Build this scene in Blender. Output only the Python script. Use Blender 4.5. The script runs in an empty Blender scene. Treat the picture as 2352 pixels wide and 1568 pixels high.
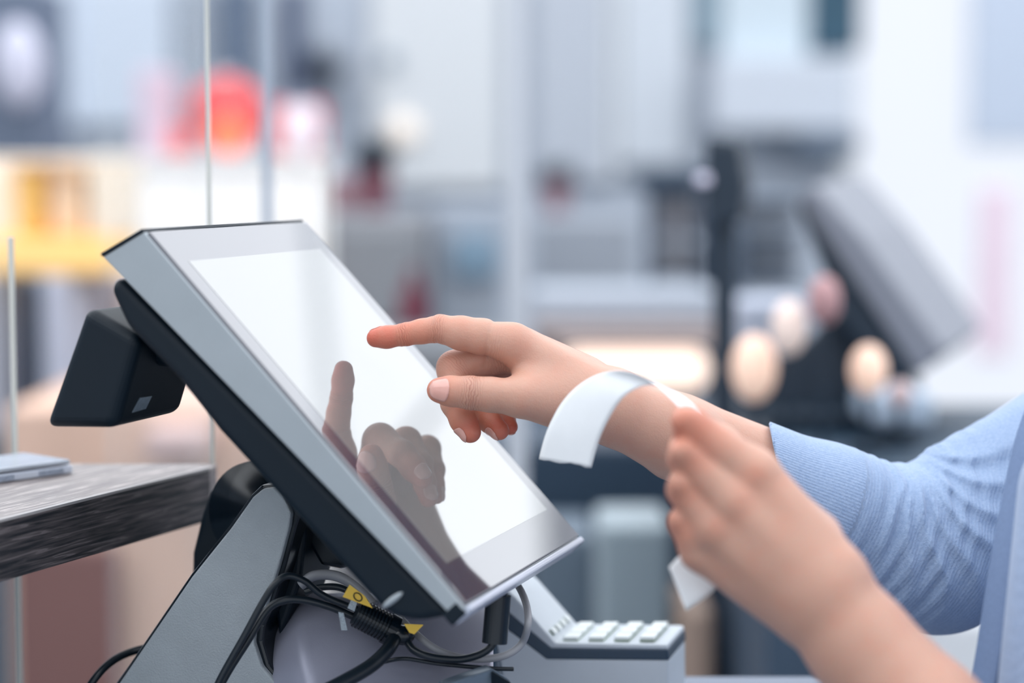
import bpy, bmesh, math, random
import numpy as np
from mathutils import Vector, Matrix
random.seed(4)
SC = bpy.context.scene
COL = SC.collection

# ------------------------------------------------------------------ camera
F_PX = 4700.0
PITCH = math.radians(4.83)
CAM = Vector((0, 0, 1.26))
FWD = Vector((0, math.cos(PITCH), -math.sin(PITCH)))
UPV = Vector((0, math.sin(PITCH), math.cos(PITCH)))
RGT = Vector((1, 0, 0))
cd = bpy.data.cameras.new('camera'); cam = bpy.data.objects.new('camera', cd); COL.objects.link(cam)
cam.location = CAM; cam.rotation_euler = (math.pi/2 - PITCH, 0, 0)
cd.sensor_width = 36; cd.lens = F_PX/2352*36
cd.clip_start = .02; cd.clip_end = 100
cd.dof.use_dof = True; cd.dof.focus_distance = 1.262; cd.dof.aperture_fstop = cd.lens/1000/.032
SC.camera = cam

# ------------------------------------------------------------------ light
SC.view_settings.view_transform = 'Standard'; SC.view_settings.look = 'None'
SC.view_settings.gamma = 1; SC.view_settings.use_curve_mapping = False
SC.view_settings.exposure = 0.0
world = bpy.data.worlds.new('daylight'); SC.world = world; world.use_nodes = True
wn = world.node_tree.nodes; wn['Background'].inputs[0].default_value = (.85, .915, 1, 1)
wn['Background'].inputs[1].default_value = 1.06
CEIL_EMIT = 2.2

# ------------------------------------------------------------------ helpers
def P(px, py, d):
    """point seen at a pixel, d metres along the view axis"""
    return CAM + FWD*d + RGT*((px-1176)/F_PX*d) + UPV*(-(py-784)/F_PX*d)
def lin(c):
    c = c/255.0
    return c/12.92 if c <= .04045 else ((c+.055)/1.055)**2.4
def rgb(r, g, b): return (lin(r), lin(g), lin(b), 1)
MATS = {}
def mat(name, col, rough=.5, metal=0, spec=.5, bump=0, bscale=300, var=0, vscale=4, coat=0, emit=0, sss=0, stretch=None):
    if name in MATS: return MATS[name]
    m = bpy.data.materials.new(name); m.use_nodes = True; nt = m.node_tree; b = nt.nodes['Principled BSDF']
    b.inputs['Base Color'].default_value = col; b.inputs['Roughness'].default_value = rough
    b.inputs['Metallic'].default_value = metal; b.inputs['Specular IOR Level'].default_value = spec
    b.inputs['Coat Weight'].default_value = coat
    if emit: b.inputs['Emission Color'].default_value = col; b.inputs['Emission Strength'].default_value = emit
    tc = nt.nodes.new('ShaderNodeTexCoord'); src = tc.outputs['Object']
    if stretch:
        mp = nt.nodes.new('ShaderNodeMapping'); mp.inputs['Scale'].default_value = stretch
        nt.links.new(src, mp.inputs[0]); src = mp.outputs[0]
    if bump:
        n = nt.nodes.new('ShaderNodeTexNoise'); n.inputs['Scale'].default_value = bscale; n.inputs['Detail'].default_value = 3
        nt.links.new(src, n.inputs['Vector'])
        bp = nt.nodes.new('ShaderNodeBump'); bp.inputs['Strength'].default_value = bump; bp.inputs['Distance'].default_value = .001
        nt.links.new(n.outputs['Fac'], bp.inputs['Height']); nt.links.new(bp.outputs[0], b.inputs['Normal'])
    if var:
        n = nt.nodes.new('ShaderNodeTexNoise'); n.inputs['Scale'].default_value = vscale; n.inputs['Detail'].default_value = 4
        nt.links.new(src, n.inputs['Vector'])
        r = nt.nodes.new('ShaderNodeValToRGB'); e = r.color_ramp.elements
        e[0].position = .3; e[1].position = .7
        e[0].color = tuple(c*(1-var) for c in col[:3])+(1,); e[1].color = tuple(min(1, c*(1+var)) for c in col[:3])+(1,)
        nt.links.new(n.outputs['Fac'], r.inputs[0]); nt.links.new(r.outputs[0], b.inputs['Base Color'])
    MATS[name] = m
    return m
def obj(name, me, m=None, parent=None, smooth=False):
    if isinstance(me, bmesh.types.BMesh):
        bm = me; me = bpy.data.meshes.new(name); bm.to_mesh(me); bm.free()
    o = bpy.data.objects.new(name, me); COL.objects.link(o)
    if m: me.materials.append(m)
    if parent: o.parent = parent
    if smooth: me.polygons.foreach_set('use_smooth', [True]*len(me.polygons))
    return o
def tag(o, label=None, cat=None, group=None, kind=None):
    if label: o['label'] = label
    if cat: o['category'] = cat
    if group: o['group'] = group
    if kind: o['kind'] = kind
    return o
def thing(name, label, cat, group=None):
    o = bpy.data.objects.new(name, None); COL.objects.link(o); o.empty_display_size = .02
    return tag(o, label, cat, group)
def base_at(root):
    """move an empty to the foot of its parts without moving them"""
    bpy.context.view_layer.update()
    pts = []
    def walk(o):
        for c in o.children:
            if c.type == 'MESH': pts.extend([c.matrix_world @ Vector(k) for k in c.bound_box])
            walk(c)
    walk(root)
    z = min(p.z for p in pts); x = (min(p.x for p in pts)+max(p.x for p in pts))/2; y = (min(p.y for p in pts)+max(p.y for p in pts))/2
    root.location = (x, y, z)
    for c in root.children: c.location = Vector(c.location) - Vector((x, y, z))
def bevel(bm, w, seg=2, ang=.5):
    es = [e for e in bm.edges if len(e.link_faces) == 2 and e.calc_face_angle(0) > ang]
    if es and w > 0: bmesh.ops.bevel(bm, geom=es, offset=w, segments=seg, profile=.5, affect='EDGES', clamp_overlap=True)
    return bm
def box_bm(x0, x1, y0, y1, z0, z1, bv=0, seg=2, bm=None):
    b = bmesh.new()
    bmesh.ops.create_cube(b, size=1)
    for v in b.verts:
        v.co = Vector((x0+(v.co.x+.5)*(x1-x0), y0+(v.co.y+.5)*(y1-y0), z0+(v.co.z+.5)*(z1-z0)))
    if bv: bevel(b, bv, seg)
    if bm is not None:
        me = bpy.data.meshes.new('t'); b.to_mesh(me); bm.from_mesh(me); bpy.data.meshes.remove(me); b.free(); return bm
    return b
def prism_bm(poly, d0, d1, bv=0, seg=2, ang=.5):
    """poly: world points of one face; extruded between vectors d0 and d1"""
    b = bmesh.new()
    a = [b.verts.new(p+d0) for p in poly]; c = [b.verts.new(p+d1) for p in poly]
    n = len(poly)
    b.faces.new(a[::-1]); b.faces.new(c)
    for i in range(n): b.faces.new((a[i], a[(i+1) % n], c[(i+1) % n], c[i]))
    bmesh.ops.recalc_face_normals(b, faces=b.faces)
    if bv: bevel(b, bv, seg, ang)
    return b
def catmull(pts, n=8):
    out = []; L = len(pts)
    for i in range(L-1):
        p0 = pts[max(i-1, 0)]; p1 = pts[i]; p2 = pts[i+1]; p3 = pts[min(i+2, L-1)]
        for k in range(n):
            t = k/n
            out.append(.5*((2*p1)+(p2-p0)*t+(2*p0-5*p1+4*p2-p3)*t*t+(3*p1-p0-3*p2+p3)*t*t*t))
    out.append(pts[-1]); return out
def tube_bm(pts, r, seg=12, bm=None, flat=None, rf=None):
    b = bm or bmesh.new(); n = len(pts); rings = []
    up = Vector((0, 0, 1)); t0 = (pts[1]-pts[0]).normalized()
    nrm = t0.cross(up)
    if nrm.length < .1: nrm = t0.cross(Vector((0, 1, 0)))
    nrm.normalize()
    for i in range(n):
        t = (pts[min(i+1, n-1)]-pts[max(i-1, 0)]).normalized()
        nrm = (nrm - t*nrm.dot(t)).normalized(); bn = t.cross(nrm)
        rr = r(i/(n-1)) if callable(r) else r
        rings.append([b.verts.new(pts[i]+(nrm*math.cos(a)+bn*math.sin(a)*(flat or 1))*rr) for a in [2*math.pi*k/seg for k in range(seg)]])
    for i in range(n-1):
        for k in range(seg):
            b.faces.new((rings[i][k], rings[i][(k+1) % seg], rings[i+1][(k+1) % seg], rings[i+1][k]))
    b.faces.new(rings[0][::-1]); b.faces.new(rings[-1])
    return b
def cyl_bm(a, b_, r, seg=24, bv=0, r2=None):
    b = tube_bm([a, b_], (lambda t: r+(r2-r)*t) if r2 else r, seg)
    if bv: bevel(b, bv, 2, .6)
    return b
def solidify_strip(rows, th):
    """rows: list of lists of points (a sheet) -> closed sheet of thickness th"""
    b = bmesh.new(); R = len(rows); C = len(rows[0])
    def nr(i, j):
        du = rows[min(i+1, R-1)][j]-rows[max(i-1, 0)][j]; dv = rows[i][min(j+1, C-1)]-rows[i][max(j-1, 0)]
        return du.cross(dv).normalized()
    A = [[b.verts.new(rows[i][j]+nr(i, j)*th/2) for j in range(C)] for i in range(R)]
    B = [[b.verts.new(rows[i][j]-nr(i, j)*th/2) for j in range(C)] for i in range(R)]
    for i in range(R-1):
        for j in range(C-1):
            b.faces.new((A[i][j], A[i+1][j], A[i+1][j+1], A[i][j+1]))
            b.faces.new((B[i][j], B[i][j+1], B[i+1][j+1], B[i+1][j]))
    for i in range(R-1):
        b.faces.new((A[i][0], B[i][0], B[i+1][0], A[i+1][0])); b.faces.new((A[i][C-1], A[i+1][C-1], B[i+1][C-1], B[i][C-1]))
    for j in range(C-1):
        b.faces.new((A[0][j], A[0][j+1], B[0][j+1], B[0][j])); b.faces.new((A[R-1][j], B[R-1][j], B[R-1][j+1], A[R-1][j+1]))
    return b
def text_obj(name, s, size, origin, xdir, ydir, m, parent, depth=.0002):
    cu = bpy.data.curves.new('t', 'FONT'); cu.body = s; cu.size = size; cu.extrude = depth; cu.align_x = 'CENTER'; cu.align_y = 'CENTER'
    t = bpy.data.objects.new('t', cu); COL.objects.link(t); bpy.context.view_layer.update()
    me = bpy.data.meshes.new_from_object(t); bpy.data.objects.remove(t); bpy.data.curves.remove(cu)
    x = xdir.normalized(); z = x.cross(ydir).normalized(); y = z.cross(x)
    M = Matrix((x, y, z)).transposed().to_4x4(); M.translation = origin
    me.transform(M)
    return obj(name, me, m, parent)

# ------------------------------------------------------------------ implicit surfaces
def smin(a, b, k):
    h = np.clip(.5+.5*(b-a)/k, 0, 1)
    return b+(a-b)*h - k*h*(1-h)
def cone(X, a, b, ra, rb, flat=None):
    """round cone; flat=(direction, factor) squeezes along a direction"""
    a = np.array(a, np.float32); b = np.array(b, np.float32)
    pa = [X[i]-a[i] for i in range(3)]; ba = b-a
    h = np.clip(sum(pa[i]*ba[i] for i in range(3))/max(1e-12, float(ba@ba)), 0, 1)
    q = [pa[i]-h*ba[i] for i in range(3)]
    if flat:
        n = np.array(flat[0], np.float32); n /= np.linalg.norm(n); s = flat[1]-1
        dn = sum(q[i]*n[i] for i in range(3))
        q = [q[i]+dn*n[i]*s for i in range(3)]
    return np.sqrt(q[0]**2+q[1]**2+q[2]**2) - (ra+h*(rb-ra))
def surface_nets(F, lo, h):
    s = F < 0
    nx, ny, nz = F.shape
    def sl(d, off):  # cell corner view
        return d[off[0]:off[0]+nx-1, off[1]:off[1]+ny-1, off[2]:off[2]+nz-1]
    cnt = sum(sl(s, (i, j, k)).astype(np.int8) for i in (0, 1) for j in (0, 1) for k in (0, 1))
    act = np.argwhere((cnt > 0) & (cnt < 8))
    idx = -np.ones((nx-1, ny-1, nz-1), np.int32); idx[act[:, 0], act[:, 1], act[:, 2]] = np.arange(len(act))
    acc = np.zeros((len(act), 3)); num = np.zeros(len(act))
    cs = [(i, j, k) for i in (0, 1) for j in (0, 1) for k in (0, 1)]
    for c1 in cs:
        for ax in range(3):
            if c1[ax]: continue
            c2 = list(c1); c2[ax] = 1
            f1 = F[act[:, 0]+c1[0], act[:, 1]+c1[1], act[:, 2]+c1[2]]; f2 = F[act[:, 0]+c2[0], act[:, 1]+c2[1], act[:, 2]+c2[2]]
            cr = (f1 < 0) != (f2 < 0)
            t = np.where(cr, f1/np.where(cr, f1-f2, 1), 0)
            p = np.tile(np.array(c1, float), (len(act), 1)); p[:, ax] += t
            acc[cr] += p[cr]; num[cr] += 1
    V = (act+acc/num[:, None])*h+np.array(lo)
    Q = []
    for ax in range(3):
        b, c = [(1, 2), (2, 0), (0, 1)][ax]
        s1 = [slice(None)]*3; s2 = [slice(None)]*3
        s1[ax] = slice(0, -1); s2[ax] = slice(1, None)
        A = s[tuple(s1)]; B = s[tuple(s2)]
        e = np.argwhere(A != B)
        e = e[(e[:, b] > 0) & (e[:, c] > 0) & (e[:, b] < F.shape[b]-1) & (e[:, c] < F.shape[c]-1)]
        ins = A[e[:, 0], e[:, 1], e[:, 2]]
        def cell(db, dc):
            q = e.copy(); q[:, b] -= db; q[:, c] -= dc
            return idx[q[:, 0], q[:, 1], q[:, 2]]
        q = np.stack([cell(1, 1), cell(0, 1), cell(0, 0), cell(1, 0)], 1)
        q[~ins] = q[~ins][:, ::-1]
        Q.append(q)
    Q = np.concatenate(Q); Q = Q[(Q >= 0).all(1)]
    return V, Q
def sdf_mesh(fn, lo, hi, h, smooth=2):
    ax = [np.arange(lo[i], hi[i], h, dtype=np.float32) for i in range(3)]
    F = np.empty([len(a) for a in ax], np.float32)
    for i0 in range(0, len(ax[0]), 48):
        X = (ax[0][i0:i0+48][:, None, None], ax[1][None, :, None], ax[2][None, None, :])
        F[i0:i0+48] = fn(X)
    V, Q = surface_nets(F, lo, h)
    for _ in range(smooth):
        acc = np.zeros_like(V); n = np.zeros(len(V))
        for k in range(4):
            a = Q[:, k]; b = Q[:, (k+1) % 4]
            np.add.at(acc, a, V[b]); np.add.at(acc, b, V[a]); np.add.at(n, a, 1); np.add.at(n, b, 1)
        V = V*.5+acc/n[:, None]*.5
    return V, Q
def np_mesh(name, V, Q):
    me = bpy.data.meshes.new(name)
    me.vertices.add(len(V)); me.vertices.foreach_set('co', V.astype(np.float32).ravel())
    me.loops.add(len(Q)*4); me.loops.foreach_set('vertex_index', Q.astype(np.int32).ravel())
    me.polygons.add(len(Q)); me.polygons.foreach_set('loop_start', np.arange(len(Q), dtype=np.int32)*4)
    me.polygons.foreach_set('loop_total', np.full(len(Q), 4, np.int32))
    me.update(calc_edges=True); me.validate()
    me.polygons.foreach_set('use_smooth', [True]*len(me.polygons))
    return me
ZTOP = P(1700, 1548, 1.45).z      # height of the service counter
def rest(o, z=None):
    z = ZTOP+.0003 if z is None else z
    for v in o.data.vertices:
        if v.co.z < z: v.co.z = z
    return o
def cutz(o, z=None):
    z = ZTOP+.0003 if z is None else z
    if min(v.co.z for v in o.data.vertices) >= z: return o
    b = bmesh.new(); b.from_mesh(o.data)
    r = bmesh.ops.bisect_plane(b, geom=b.verts[:]+b.edges[:]+b.faces[:], plane_co=(0, 0, z), plane_no=(0, 0, -1), clear_outer=True)
    bmesh.ops.holes_fill(b, edges=[e for e in b.edges if e.is_boundary], sides=0)
    b.to_mesh(o.data); b.free(); return o
# ------------------------------------------------------------------ room shell
m_floor = mat('floor_stone', rgb(58, 74, 88), .35, var=.25, vscale=1.5)
m_wall = mat('wall_paint', rgb(176, 184, 196), .7, var=.04, vscale=1)
m_ceil = mat('ceiling_white', rgb(235, 238, 240), .8, var=.02)
ZC = 2.9
YW = 6.75
tag(obj('floor', box_bm(-6, 8, -2, YW+.2, -.1, 0), m_floor), kind='structure')
tag(obj('wall_back', box_bm(-6, 1.07, YW, YW+.2, 0, ZC), m_wall), kind='structure')
tag(obj('wall_left', box_bm(-6.2, -6, -2, YW+.2, 0, ZC), m_wall), kind='structure')
tag(obj('ceiling', box_bm(-6, 8, -2, YW+.2, ZC, ZC+.15), m_ceil), kind='structure')
m_fill = mat('fill_diffuser', (.95, .975, 1, 1), .6, emit=CEIL_EMIT, var=.0)
m_trim = mat('white_metal_trim', rgb(225, 228, 230), .4, var=.02)
# unseen glowing bays, added to light the scene and whiten the screen reflection
for k, (x, y) in enumerate([(x, y) for y in (.2, 2.08, 3.96, 5.78) for x in (-3.4, -1.2, 1.0, 3.2, 5.4)]):
    t = thing('ceiling_fill', 'large square fill panel added overhead in a white metal frame', 'fill panel', 'added fill panels above the shop')
    b = bmesh.new()
    for (a0, a1, b0, b1) in ((x-1.1, x+1.1, y-.935, y-.92), (x-1.1, x+1.1, y+.92, y+.935), (x-1.1, x-1.085, y-.92, y+.92), (x+1.085, x+1.1, y-.9, y+.9)):
        box_bm(a0, a1, b0, b1, ZC-.06, ZC, bm=b)
    obj('frame', b, m_trim, t)
    obj('diffuser', box_bm(x-1.085, x+1.085, y-.92, y+.92, ZC-.04, ZC-.01), m_fill, t)
    base_at(t)
# glazed right part of the back wall
m_frost = mat('frosted_window_glass', (.84, .89, .98, 1), .5, emit=.98, var=.0)
m_frost.node_tree.nodes['Principled BSDF'].inputs['Base Color'].default_value = (.04, .04, .05, 1)
w1 = bmesh.new()
for x in (1.10, 2.75, 4.25, 5.75, 7.3): box_bm(x-.03, x+.03, YW, YW+.1, 0, ZC, bm=w1)
for z in (0, ZC-.1): box_bm(1.07, 7.35, YW, YW+.1, z, z+.1, bm=w1)
win = tag(obj('window_1', w1, m_trim), kind='structure')
obj('pane', box_bm(1.1, 7.3, YW+.04, YW+.06, .1, ZC-.1), m_frost, win)

#SECTION BACKGROUND
exec_bg = True
def PY(px, py, y):
    v = P(px, py, 1)-CAM; return CAM+v*(y/v.y)
def prect(x0, y0, x1, y1, d):
    if d < 0: a = PY(x0, y0, -d); b = PY(x1, y1, -d)
    else: a = P(x0, y0, d); b = P(x1, y1, d)
    return a.x, b.x, a.y, b.z, a.z     # x0,x1,y,z0,z1
def bgbox(name, x0, y0, x1, y1, d, th, m, parent=None, bv=.01, label=None, cat=None, group=None, kind=None, down=False):
    X0, X1, Y, Z0, Z1 = prect(x0, y0, x1, y1, d)
    if down: Z0 = 0.0
    o = obj(name, box_bm(X0, X1, Y, Y+th, Z0, Z1, bv), m, parent)
    return tag(o, label, cat, group, kind)
def sphere_bm(c, r, sx=1, sy=1, sz=1, bm=None):
    b = bm or bmesh.new()
    bmesh.ops.create_uvsphere(b, u_segments=24, v_segments=14, radius=r, matrix=Matrix.Translation(c) @ Matrix.Diagonal((sx, sy, sz, 1)))
    return b

M = lambda n, r, g, b, **k: mat(n, rgb(r, g, b), **k)

# --- left: shelving, boxes and lamps far behind
D = 5.2
bgbox('pillar', -60, -40, 92, 520, 5.0, .3, M('slate_pillar', 98, 110, 130), label='dark slate pillar at the far left of the shop', cat='pillar', down=True)
t = obj('wall_lamp', sphere_bm(P(42, 150, 4.92), .075, .8, .6, 1.4), M('lamp_glass_white', 205, 205, 222)); tag(t, 'oval white wall lamp on the dark slate pillar', 'lamp')
DW = YW-.055
bgbox('display_board', 102, -40, 395, 290, -DW, .05, M('pale_blue_board', 196, 206, 220), label='pale blue grey board on the far wall left of the glass edge', cat='board')
bgbox('display_board', 405, -40, 470, 240, -DW, .05, M('mid_grey_board', 150, 160, 175), label='narrow mid grey board beside the pale blue board', cat='board')
bgbox('display_board', 494, -40, 590, 190, -DW, .05, M('navy_board', 52, 76, 106), label='narrow navy blue board right of the near glass edge', cat='board')
bgbox('display_board', 645, -40, 700, 235, -DW, .05, M('ink_board', 72, 84, 110), label='narrow ink blue board above the pink carton', cat='board')
bgbox('display_board', 850, -60, 1155, 435, -DW, .05, M('white_board', 208, 211, 214), label='large white board in the middle of the far wall', cat='board')
t = obj('ceiling_spot', sphere_bm(PY(925, 300, DW-.02), .05, 1, .5, 1), M('cream_lamp', 250, 236, 222, emit=.18)); tag(t, 'small cream lit lamp in front of the large white board', 'lamp')
t = obj('wall_clock', cyl_bm(PY(893, 140, DW-.02), PY(893, 140, DW+.01), .03, 24), M('grey_clock', 130, 145, 160)); tag(t, 'small round grey disc fixed high on the white board', 'wall disc')
# red ball like lamp and cartons on a white shelf
def lathe_lantern(name, px, py, d, r, m, label):
    t = thing(name, label, 'lantern'); c = P(px, py, d)
    obj('shade', sphere_bm(c, r, 1, 1, .92), m, t, True)
    obj('cap', cyl_bm(c+Vector((0, 0, r*.85)), c+Vector((0, 0, r*1.05)), r*.25, 16), m_trim, t); base_at(t)
lathe_lantern('paper_lantern', 520, 262, 5.08, .098, M('red_shade', 222, 52, 52, rough=.6), 'large round red lantern standing on the white shelf')
lathe_lantern('paper_lantern', 524, 312, 4.93, .046, M('orange_glow', 255, 105, 40, emit=.55), 'small glowing orange lantern in front of the red one')
bgbox('storage_box', 384, 296, 426, 355, 4.9, .15, M('coral_box', 232, 92, 92), label='coral red box left of the red lantern', cat='box')
bgbox('storage_box', 312, 160, 386, 355, 4.9, .15, M('pale_pink_box', 214, 190, 206), label='tall pale pink box left of the coral box', cat='box')
bgbox('storage_box', 612, 236, 742, 355, 5.05, .12, M('crimson_box', 196, 60, 66), label='crimson box behind the oval white jar', cat='box')
t = thing('storage_jar', 'oval pinkish white jar right of the red lantern', 'jar'); c = P(690, 296, 4.92)
obj('jar_body', sphere_bm(c, .052, 1, 1, 1.35), M('pink_white_glaze', 240, 228, 236), t, True); obj('lid', cyl_bm(c+Vector((0, 0, .06)), c+Vector((0, 0, .085)), .03, 20), M('grey_lid', 120, 130, 150), t); base_at(t)
# white shelf unit under them
t = thing('shelf_unit', 'wide white shelf unit behind the till top', 'shelf unit')
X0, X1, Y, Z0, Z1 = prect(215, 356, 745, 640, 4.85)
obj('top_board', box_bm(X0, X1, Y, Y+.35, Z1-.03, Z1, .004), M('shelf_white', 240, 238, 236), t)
obj('front_panel', box_bm(X0+.01, X1-.01, Y+.02, Y+.33, .08, Z1-.03, .004), M('white_front_added_glow', 248, 246, 244, emit=.22), t)  # glow added to brighten the white front, no lamp behind it
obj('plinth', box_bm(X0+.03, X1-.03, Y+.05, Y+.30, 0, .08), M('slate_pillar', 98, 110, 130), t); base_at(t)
# warm yellow shelving at the left
t = thing('display_cabinet', 'yellow and cream cabinet with added glow at the left edge', 'cabinet')  # its panels get an added glow for brightness, no lamp inside
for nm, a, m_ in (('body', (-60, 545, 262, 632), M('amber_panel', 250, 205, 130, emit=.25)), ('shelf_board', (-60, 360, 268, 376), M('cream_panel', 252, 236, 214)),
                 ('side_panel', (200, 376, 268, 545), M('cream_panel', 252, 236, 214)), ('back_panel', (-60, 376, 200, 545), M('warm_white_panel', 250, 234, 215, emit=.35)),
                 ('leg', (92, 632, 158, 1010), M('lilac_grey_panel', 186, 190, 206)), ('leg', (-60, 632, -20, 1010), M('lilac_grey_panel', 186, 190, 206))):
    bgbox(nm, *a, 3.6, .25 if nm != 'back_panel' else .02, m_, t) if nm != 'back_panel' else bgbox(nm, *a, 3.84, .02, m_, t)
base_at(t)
bgbox('storage_box', 30, 385, 96, 540, 3.62, .12, M('amber_box', 248, 196, 110), label='tall amber box standing inside the yellow and cream cabinet', cat='box')
bgbox('storage_box', 112, 400, 190, 540, 3.64, .12, M('peach_box', 252, 222, 190), label='peach box next to the amber box in the cabinet', cat='box')
bgbox('storage_bin', -60, 640, 88, 930, 3.9, .2, M('deep_teal_bin', 28, 62, 86), label='dark teal bin under the yellow and cream cabinet', cat='bin', down=True)
bgbox('storage_bin', 162, 634, 235, 930, 3.9, .2, M('brown_grey_bin', 116, 104, 112), label='narrow brown grey bin right of the dark teal bin', cat='bin', down=True)
bgbox('partition_panel', 236, 640, 640, 1020, 4.2, .06, M('blush_panel', 232, 208, 200), label='blush pink partition behind the customer display', cat='partition', down=True)
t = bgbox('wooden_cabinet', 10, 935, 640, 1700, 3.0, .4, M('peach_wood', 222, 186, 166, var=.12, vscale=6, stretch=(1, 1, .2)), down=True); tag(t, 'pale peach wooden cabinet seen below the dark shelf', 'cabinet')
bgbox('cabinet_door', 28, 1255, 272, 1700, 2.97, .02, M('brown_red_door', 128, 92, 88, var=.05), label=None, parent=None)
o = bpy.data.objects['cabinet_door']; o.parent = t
bgbox('canvas_bag', 330, 990, 470, 1060, 2.9, .1, M('dusty_rose', 205, 176, 172), label='dusty rose cloth bag on the peach cabinet', cat='bag')
# --- dark mannequin-like plants and goods between the two bright areas
def potted(name, px, py, d, sc, leafm, potm, label, n=26, seed=1):
    rnd = random.Random(seed); t = thing(name, label, 'plant'); c = P(px, py, d)
    b = bmesh.new()
    for k in range(n):
        a = rnd.uniform(0, 6.28); el = rnd.uniform(.2, 1.4); r = rnd.uniform(.5, 1)*sc
        dv = Vector((math.cos(a)*math.cos(el), math.sin(a)*math.cos(el), math.sin(el)))*r
        s = dv.cross(Vector((0, 0, 1))).normalized()*sc*.16
        p = [c, c+dv*.5+s, c+dv, c+dv*.5-s]; v = [b.verts.new(x) for x in p]; b.faces.new(v)
    for f in list(b.faces): pass
    bmesh.ops.solidify(b, geom=list(b.faces), thickness=.004)
    obj('foliage', b, leafm, t)
    obj('pot', cyl_bm(c-Vector((0, 0, sc*.7)), c+Vector((0, 0, .01)), sc*.25, 20, r2=sc*.36), potm, t); base_at(t)
potted('potted_plant', 860, 402, 4.62, .12, M('slate_leaf', 82, 98, 112), M('wine_pot', 120, 70, 82), 'dark slate leaved plant in a wine red pot left of the white board', 40, 3)
potted('hanging_plant', 735, 190, 6.58, .15, M('ink_leaf', 70, 82, 104), M('grey_pot', 110, 116, 128), 'dark blue leaved plant fixed high on the wall beside the navy board', 30, 5)
bgbox('storage_box', 752, 410, 815, 485, 4.42, .1, M('mauve_box', 138, 104, 112), label='mauve box below the dark plant', cat='box')
t = thing('cupboard', 'grey cupboard behind the right top corner of the till', 'cupboard')
bgbox('body', 755, 492, 982, 760, 4.4, .3, M('taupe_grey', 142, 144, 150), t, down=True); bgbox('door', 775, 520, 960, 745, 4.38, .02, M('taupe_grey_door', 132, 136, 142), t); base_at(t)
t = thing('cupboard', 'pale blue grey cupboard right of the darker grey one', 'cupboard')
bgbox('body', 990, 470, 1158, 800, 4.5, .3, M('blue_grey_body', 160, 168, 180), t, down=True); bgbox('drawer', 1040, 540, 1140, 640, 4.47, .03, M('sea_blue_drawer', 120, 146, 166), t); base_at(t)
t = thing('bottle', 'dark red bottle in front of the grey cupboard', 'bottle'); c = P(950, 720, 4.1)
obj('bottle_body', cyl_bm(c-Vector((0, 0, .03)), c+Vector((0, 0, .05)), .028, 20, .006), M('wine_glass', 110, 40, 60), t); obj('neck', cyl_bm(c+Vector((0, 0, .05)), c+Vector((0, 0, .09)), .010, 16), M('wine_glass', 110, 40, 60), t); base_at(t)
bgbox('side_table', 800, 790, 1160, 850, 4.0, .4, M('taupe_grey_door', 132, 136, 142), label='grey side table behind the pointing finger', cat='table', down=True)
# --- right of the white post
t = thing('wall_panel', 'tall light grey panel right of the white post', 'panel')
bgbox('panel', 1225, -60, 1400, 420, -DW, .05, M('grey_panel_a', 178, 184, 194), t); bgbox('panel_edge', 1400, -60, 1412, 420, -DW+.01, .06, m_trim, t); base_at(t)
bgbox('wall_panel', 1420, -60, 1580, 380, -DW, .05, M('grey_panel_b', 196, 202, 210), label='pale grey wall panel left of the teal banner', cat='panel')
bgbox('wall_banner', 1588, -60, 1650, 105, -DW, .04, M('teal_grey', 118, 140, 154), label='narrow grey teal banner at the top', cat='banner')
bgbox('wall_banner', 1862, -60, 1978, 118, -DW, .04, M('dark_teal_banner', 34, 72, 92), label='dark teal banner beside the bright window', cat='banner')
bgbox('wall_panel', 1655, -60, 1855, 320, -DW, .05, M('grey_panel_c', 190, 202, 210), label='light panel between the two teal banners', cat='panel')
bgbox('pelmet_box', 1640, 130, 1970, 300, -(YW-.2), .2, M('silver_grey_box', 196, 202, 212), label='silver grey wall box below the dark teal banner', cat='wall box')
bgbox('shelf_board', 1835, 305, 1978, 352, -(YW-.25), .25, M('slate_shelf', 96, 110, 128), label='slate shelf board beside the bright window', cat='shelf')
bgbox('cupboard', 1226, 500, 1462, 800, 5.0, .4, M('stone_grey_cupboard', 152, 158, 168), label='stone grey cupboard right of the white post', cat='cupboard', down=True)
potted('potted_plant', 1278, 425, 5.24, .10, M('slate_leaf', 82, 98, 112), M('mauve_pot', 132, 92, 100), 'slate leaved plant in a mauve pot right of the white post', 36, 8)
t = thing('goods_rack', 'dark framed goods rack with brown grey boxes left of the pole display', 'rack')
bgbox('top_beam', 1475, 388, 1640, 442, 3.9, .25, M('midnight_teal', 38, 58, 78), t)
bgbox('post', 1488, 430, 1506, 700, 3.9, .03, M('midnight_teal', 38, 58, 78), t, down=True); bgbox('post', 1608, 430, 1640, 700, 3.9, .03, M('midnight_teal', 38, 58, 78), t, down=True)
bgbox('crate', 1506, 446, 1606, 545, 3.95, .2, M('brown_grey_crate', 128, 128, 136), t); bgbox('crate', 1506, 560, 1606, 640, 3.95, .2, M('stone_crate', 120, 122, 130), t); base_at(t)
t = thing('goods_rack', 'grey rack with three shelves between the pole display and the second till', 'rack')
bgbox('post', 1700, 455, 1710, 700, 3.8, .25, M('slate_shelf', 96, 110, 128), t, down=True)
for k, y in enumerate((455, 530, 590, 650)): bgbox('shelf_board', 1700, y, 1845, y+14, 3.8, .25, M('slate_shelf', 96, 110, 128), t)
for k, y in enumerate((470, 545, 603)): bgbox('crate', 1712, y, 1835, y+44, 3.85, .15, M('stone_grey_crate', 150, 154, 162), t)
base_at(t)
t = thing('work_counter', 'pale grey work counter with a brown ledge left of the pole display', 'counter')
bgbox('worktop', 1226, 668, 1650, 742, 3.6, .24, M('pale_grey_top', 168, 176, 188), t); bgbox('ledge', 1226, 750, 1660, 785, 3.5, .34, M('brown_grey_front', 146, 132, 130), t)
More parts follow.
